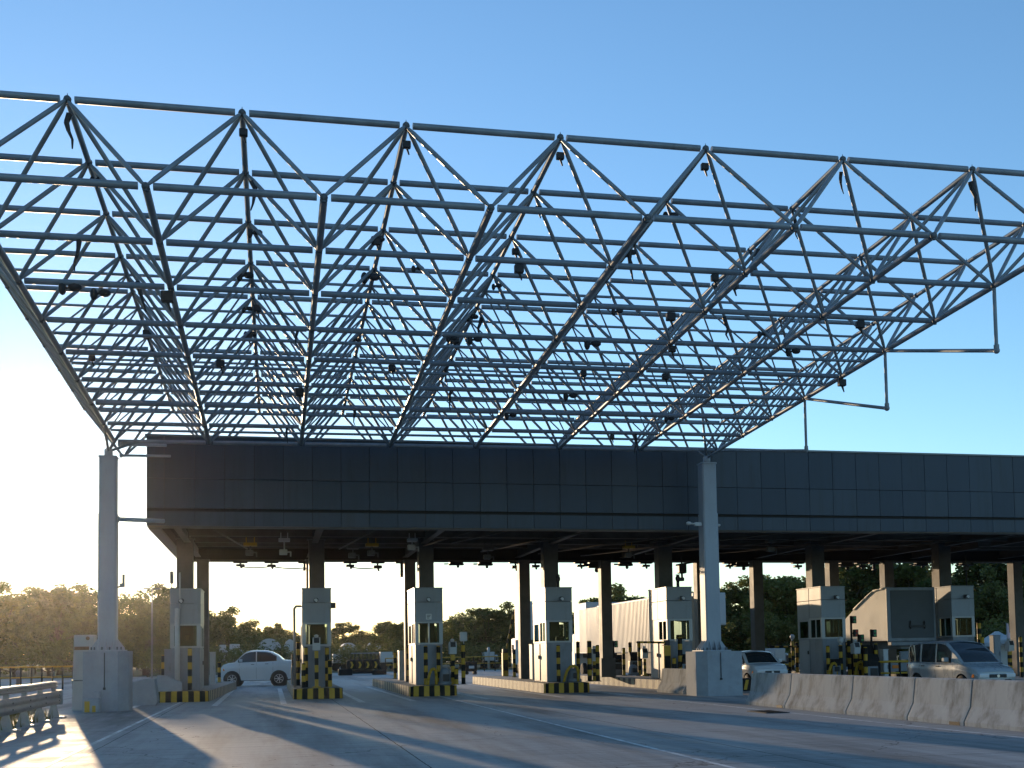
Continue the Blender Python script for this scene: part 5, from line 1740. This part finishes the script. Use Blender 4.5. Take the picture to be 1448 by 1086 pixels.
# ------------------------------------------------------------------ trees
def make_tree_proto(seed, H, Rw, leafm, leaf=0.34, nleaf=4200, trunk_h=0.3, nm='broadleaf_tree'):
    r = random.Random(seed)
    o = empty(nm, (0, 0, 0), 'tree', 'tree')
    t = MB()
    tr = H*0.022+0.05
    top = Vector((r.uniform(-.05,.05)*H, r.uniform(-.05,.05)*H, H*0.62))
    mid = Vector((r.uniform(-.03,.03)*H, r.uniform(-.03,.03)*H, H*trunk_h))
    t.tube((0,0,-0.1), mid, tr*1.25, 9, tr*0.9); t.tube(mid, top, tr*0.9, 9, tr*0.3)
    clumps = []
    nl = 11
    for k in range(nl):
        a = 2*PI*k/nl*1.62+r.uniform(-.4,.4)
        zt_ = H*r.uniform(trunk_h+0.02, 0.92)
        f = 1-((zt_/H-0.5)/0.56)**2
        rad = Rw*r.uniform(0.55, 1.0)*max(0.25, f)
        st = mid.lerp(top, r.random()*0.8)
        e = Vector((math.cos(a)*rad, math.sin(a)*rad, zt_))
        m1 = st.lerp(e, 0.5)+Vector((0,0,-0.03*H))
        t.tube(st, m1, tr*0.42, 7, tr*0.26); t.tube(m1, e, tr*0.26, 7, tr*0.07)
        clumps.append((e, Rw*r.uniform(0.22, 0.38)))
        for q in range(3):
            d = Vector((r.gauss(0,1), r.gauss(0,1), r.gauss(0.2,.7)))*Rw*0.27
            clumps.append((e+d, Rw*r.uniform(0.13, 0.26)))
            t.tube(m1.lerp(e, .7), e+d, tr*0.10, 5, tr*0.03)
    clumps.append((Vector((top.x, top.y, H*0.86)), Rw*0.34)); clumps.append((Vector((0,0,H*0.62)), Rw*0.45))
    t.build('trunk', BARK, o)
    vs = []; fs = []
    tot = sum(c[1]**2 for c in clumps)
    for c, cr in clumps:
        n = int(nleaf*cr**2/tot)
        for _ in range(n):
            d = Vector((r.gauss(0,1), r.gauss(0,1), r.gauss(0,1))).normalized()*(cr*r.random()**0.42)
            d.z *= 0.78
            p = c+d
            if p.z < H*0.12: continue
            s = leaf*r.uniform(0.55, 1.25)
            u = Vector((r.gauss(0,1), r.gauss(0,1), r.gauss(0,.6))).normalized()
            w = u.cross(Vector((r.gauss(0,1), r.gauss(0,1), r.gauss(0,1)))).normalized()
            b_ = len(vs)
            vs += [tuple(p-u*s*.5), tuple(p+w*s*.28-u*s*.05), tuple(p+u*s*.5), tuple(p-w*s*.28-u*s*.05)]
            fs.append((b_, b_+1, b_+2, b_+3))
    m = MB(); m.v = vs; m.f = fs; m.m = [0]*len(fs); m.s = [False]*len(fs)
    m.build('crown', leafm, o, fix=False)
    return o
protos = {
 'A': make_tree_proto(1, 10, 4.6, LEAF_A, 0.46, 10500, 0.16),
 'B': make_tree_proto(2, 10, 3.9, LEAF_A, 0.44, 9000, 0.18),
 'C': make_tree_proto(3, 10, 5.4, LEAF_B, 0.48, 10500, 0.15),
 'D': make_tree_proto(4, 10, 3.4, LEAF_B, 0.42, 6000, 0.28),
 'E': make_tree_proto(5, 10, 4.2, LEAF_A, 0.42, 5600, 0.24),
 'F': make_tree_proto(6, 10, 4.8, LEAF_B, 0.46, 9800, 0.15)}
heights = 10.0
rt = random.Random(21)
def tree(px, ytop, Y, key, label, ws=1.0):
    h = zat(px, ytop, Y)
    s = h/heights/(1.03 if px < 1000 else 0.96)
    return place(protos[key], (atx(px, Y, 915), Y, 0), label, 'tree', rt.uniform(0, 6.28), 'trees beyond the plaza', (s*ws, s*ws, s))
T = [
 (-60, 826, 150, 'A', 'tall dark tree cut by the left picture edge', 1.2),
 (-6, 835, 155, 'A', 'hazy broad tree at the left picture edge under the sun glow', 1.1),
 (48, 836, 158, 'F', 'hazy tree just right of the sun notch in the tree line', 1.0),
 (84, 829, 148, 'B', 'tree with light holes in its crown, between the sun notch and left column', 1.1),
 (124, 828, 150, 'E', 'loose-crowned tall tree touching the left side of the left column', 1.25),
 (180, 838, 140, 'E', 'loose tree top directly right of the left column', 1.0),
 (205, 848, 130, 'F', 'rounded tree right of the left column in front of the street lamp', 1.0),
 (228, 838, 138, 'A', 'dark tree behind the street lamp head', 1.0),
 (262, 850, 140, 'B', 'dark tree hidden behind the leftmost booth', 1.1),
 (296, 862, 150, 'C', 'dark tree just right of the leftmost booth rear column', 1.0),
 (326, 866, 155, 'A', 'rounded dark tree above the sedan bonnet', 1.0),
 (352, 877, 165, 'F', 'dark tree above the white sedan roof', 1.1),
 (385, 884, 175, 'B', 'small dark tree above the sedan boot', 1.3),
 (410, 889, 185, 'C', 'low tree left of the gooseneck pipe', 1.1),
 (440, 889, 190, 'A', 'low tree behind the second booth', 1.2),
 (472, 890, 190, 'F', 'low tree just right of the second booth', 1.0),
 (494, 880, 185, 'D', 'loose rounded tree standing out over the open lane', 1.1),
 (520, 891, 190, 'C', 'low tree in the dip of the tree line over the open lane', 1.1),
 (545, 879, 150, 'D', 'olive tree left of the third booth rear column', 1.2),
 (566, 877, 145, 'B', 'dense dark tree touching the third booth rear column', 1.1),
 (600, 872, 150, 'A', 'dark tree hidden behind the third booth', 1.0),
 (638, 872, 155, 'F', 'tree directly right of the third booth', 1.0),
 (664, 867, 150, 'E', 'loose tree left of the tallest one between third and fourth booths', 1.0),
 (692, 857, 140, 'B', 'tallest dark tree between third and fourth booths', 1.25),
 (720, 860, 142, 'A', 'dark tree left of the fourth booth rear column', 1.1),
 (760, 866, 150, 'C', 'dark tree hidden behind the fourth booth', 1.0),
 (845, 841, 120, 'B', 'dark tree top left of the rear column above the white box truck', 1.0),
 (882, 837, 118, 'A', 'dark rounded tree top above the gap between white truck and ribbed trailer', 1.1),
 (1036, 834, 92, 'F', 'dark tree right of the right canopy column', 1.0),
 (1062, 832, 90, 'A', 'dark tree behind the rear column right of the canopy column', 1.0),
 (1092, 824, 92, 'E', 'loose tree left of the sixth booth column', 1.2),
 (1118, 818, 88, 'B', 'tall loose-topped tree beside the sixth booth', 1.15),
 (1150, 822, 92, 'C', 'dark tree behind the sixth booth', 1.0),
 (1194, 806, 94, 'B', 'dark rounded tree between the sixth booth columns and the next rear column', 1.0),
 (1228, 800, 96, 'D', 'loose airy tree left of the rear column above the sloping trailer', 1.3),
 (1262, 806, 94, 'C', 'dark tree behind the sloping trailer top', 1.0),
 (1294, 797, 92, 'A', 'dense tree above the dark trailer rear', 1.1),
 (1330, 806, 96, 'F', 'dark tree behind the rightmost booth column', 1.0),
 (1372, 815, 98, 'D', 'loose tree right of the rightmost booth column', 1.2),
 (1414, 800, 86, 'A', 'large tree right of the rightmost booth', 1.15),
 (1446, 795, 84, 'E', 'tall tree at the right picture edge', 1.4),
 (1400, 830, 80, 'C', 'lower dense tree right of the rightmost booth in front of taller ones', 0.9),
 (1478, 800, 88, 'B', 'dark tree cut by the right picture edge', 1.2),
 (1160, 850, 84, 'F', 'lower dense tree left behind the sixth booth', 1.0),
 (1090, 868, 84, 'C', 'lower bushy tree between canopy column and sixth booth', 1.0),
]
for t_ in T: tree(*t_[:5], t_[5])
bush = make_tree_proto(9, 2.4, 2.0, LEAF_B, 0.22, 1700, 0.1, nm='bush')
B_ = [(300, 911, 118,'dark bush right of the leftmost booth'),(335,914,112,'bush right behind the sedan bonnet'),(372,909,120,'rounded bush above the sedan roof'),(398,912,118,'bush above the sedan rear window'),
 (428,912,125,'bush behind the second booth'),(474,905,135,'olive bush right of the second booth'),(505,914,128,'rounded dark bush left of the crash cushion'),(535,911,132,'bush behind the crash cushion'),(560,902,140,'yellowish bush left of the third booth'),
 (650,905,135,'bush right of the third booth'),(680,908,130,'bush before the tallest middle tree'),(710,908,130,'bush left of the fourth island gate'),(1107,915,80,'clipped green bush left of the sixth booth'),(1075,912,82,'clipped green bush right of the right pedestal'),
 (20,905,120,'shadowy bush at the far left'),(70,903,122,'shadowy bush below the light-holed tree'),(110,905,118,'yellow tinted bush behind the utility pillar'),(165,912,115,'dark bush right of the left column foot'),(210,915,112,'dark bush behind the white posts'),(1330,905,78,'dark bush behind the rightmost booth'),(1410,870,76,'leafy dark bush right of the rightmost booth')]
for px, yt, Y, lb in B_:
    h = zat(px, yt, Y); s = h/2.45
    place(bush, (atx(px, Y, 920), Y, 0), lb, 'bush', rt.uniform(0, 6.28), 'bushes beyond the plaza', (max(s,1.1)*1.1, max(s,1.1)*1.1, s))
# distant wood behind everything, reads as one mass
m = MB(); rw = random.Random(5)
SKY = [(-300,842),(60,842),(230,852),(300,868),(360,884),(430,893),(500,892),(545,886),(600,878),(700,868),(760,868),(761,850),(1000,842),(1100,832),(1200,815),(1700,808)]
def skyline(px):
    for (p, y), (q, z_) in zip(SKY[:-1], SKY[1:]):
        if px <= q: return y+(z_-y)*(px-p)/(q-p)
    return SKY[-1][1]
for k in range(52000):
    px = rw.uniform(-250, 1700)
    Y = rw.uniform(195, 235) if px < 760 else rw.uniform(108, 140)
    hmax = zat(px, skyline(px)+4, 200 if px < 760 else 108)
    h = hmax*(0.90+0.22*noise.noise(Vector((px*0.03, Y*0.05, 0))))
    x = atx(px, Y, 915); z = max(0.1, h)*rw.random()**0.7
    s = rw.uniform(0.6, 1.25) if px < 760 else rw.uniform(.35,.75)
    u = Vector((rw.gauss(0,1), rw.gauss(0,1), rw.gauss(0,.6))).normalized(); w_ = u.cross(Vector((rw.gauss(0,1), rw.gauss(0,1), rw.gauss(0,1)))).normalized()
    p = Vector((x, Y, z))
    m.add([p-u*s*.5, p+w_*s*.35, p+u*s*.5, p-w_*s*.35], [(0,1,2,3)])
tag(m.build('far_wood', LEAF_A, fix=False), 'continuous dark woodland behind the separate trees', 'wood', kind='stuff')

# ------------------------------------------------------------------ haze
hz = bpy.data.materials.new('haze_air'); hz.use_nodes = True
hn = hz.node_tree; hn.nodes.remove(hn.nodes['Principled BSDF'])
pv = hn.nodes.new('ShaderNodeVolumePrincipled')
pv.inputs['Color'].default_value = (0.95, 0.93, 0.88, 1)
pv.inputs['Density'].default_value = 0.00007
pv.inputs['Anisotropy'].default_value = 0.88
hn.links.new(pv.outputs['Volume'], hn.nodes['Material Output'].inputs['Volume'])
m = MB(); m.box(-260, 260, -45, 300, -1.1, 26)
tag(m.build('haze', hz, fix=False), kind='stuff')
# ------------------------------------------------------------------ light
SUN_EL = R(5.3)
d0 = ray(72, 930); SUN_AZ = math.atan2(d0.x, d0.y)     # from +Y towards +X
sd = Vector((math.sin(SUN_AZ)*math.cos(SUN_EL), math.cos(SUN_AZ)*math.cos(SUN_EL), math.sin(SUN_EL)))
sl = bpy.data.lights.new('sun', 'SUN'); sl.energy = 2.0; sl.angle = R(0.5); sl.color = (1.0, 0.72, 0.44)
so = bpy.data.objects.new('sun', sl); col.objects.link(so)
so.rotation_euler = sd.to_track_quat('Z', 'Y').to_euler()
w = bpy.data.worlds.new('World'); scene.world = w; w.use_nodes = True
nt = w.node_tree
sk = nt.nodes.new('ShaderNodeTexSky'); sk.sky_type = 'NISHITA'; sk.sun_disc = False
sk.sun_elevation = SUN_EL; sk.sun_rotation = SUN_AZ
sk.air_density = 1.0; sk.dust_density = 0.15; sk.ozone_density = 3.1; sk.altitude = 0
nt.links.new(sk.outputs['Color'], nt.nodes['Background'].inputs['Color'])
nt.nodes['Background'].inputs['Strength'].default_value = 0.15
scene.view_settings.view_transform = 'Standard'
scene.view_settings.look = 'None'
scene.view_settings.gamma = 1
scene.view_settings.exposure = 1.27
scene.render.engine = 'CYCLES'
scene.cycles.use_denoising = True
scene.cycles.max_bounces = 6
scene.cycles.transparent_max_bounces = 12
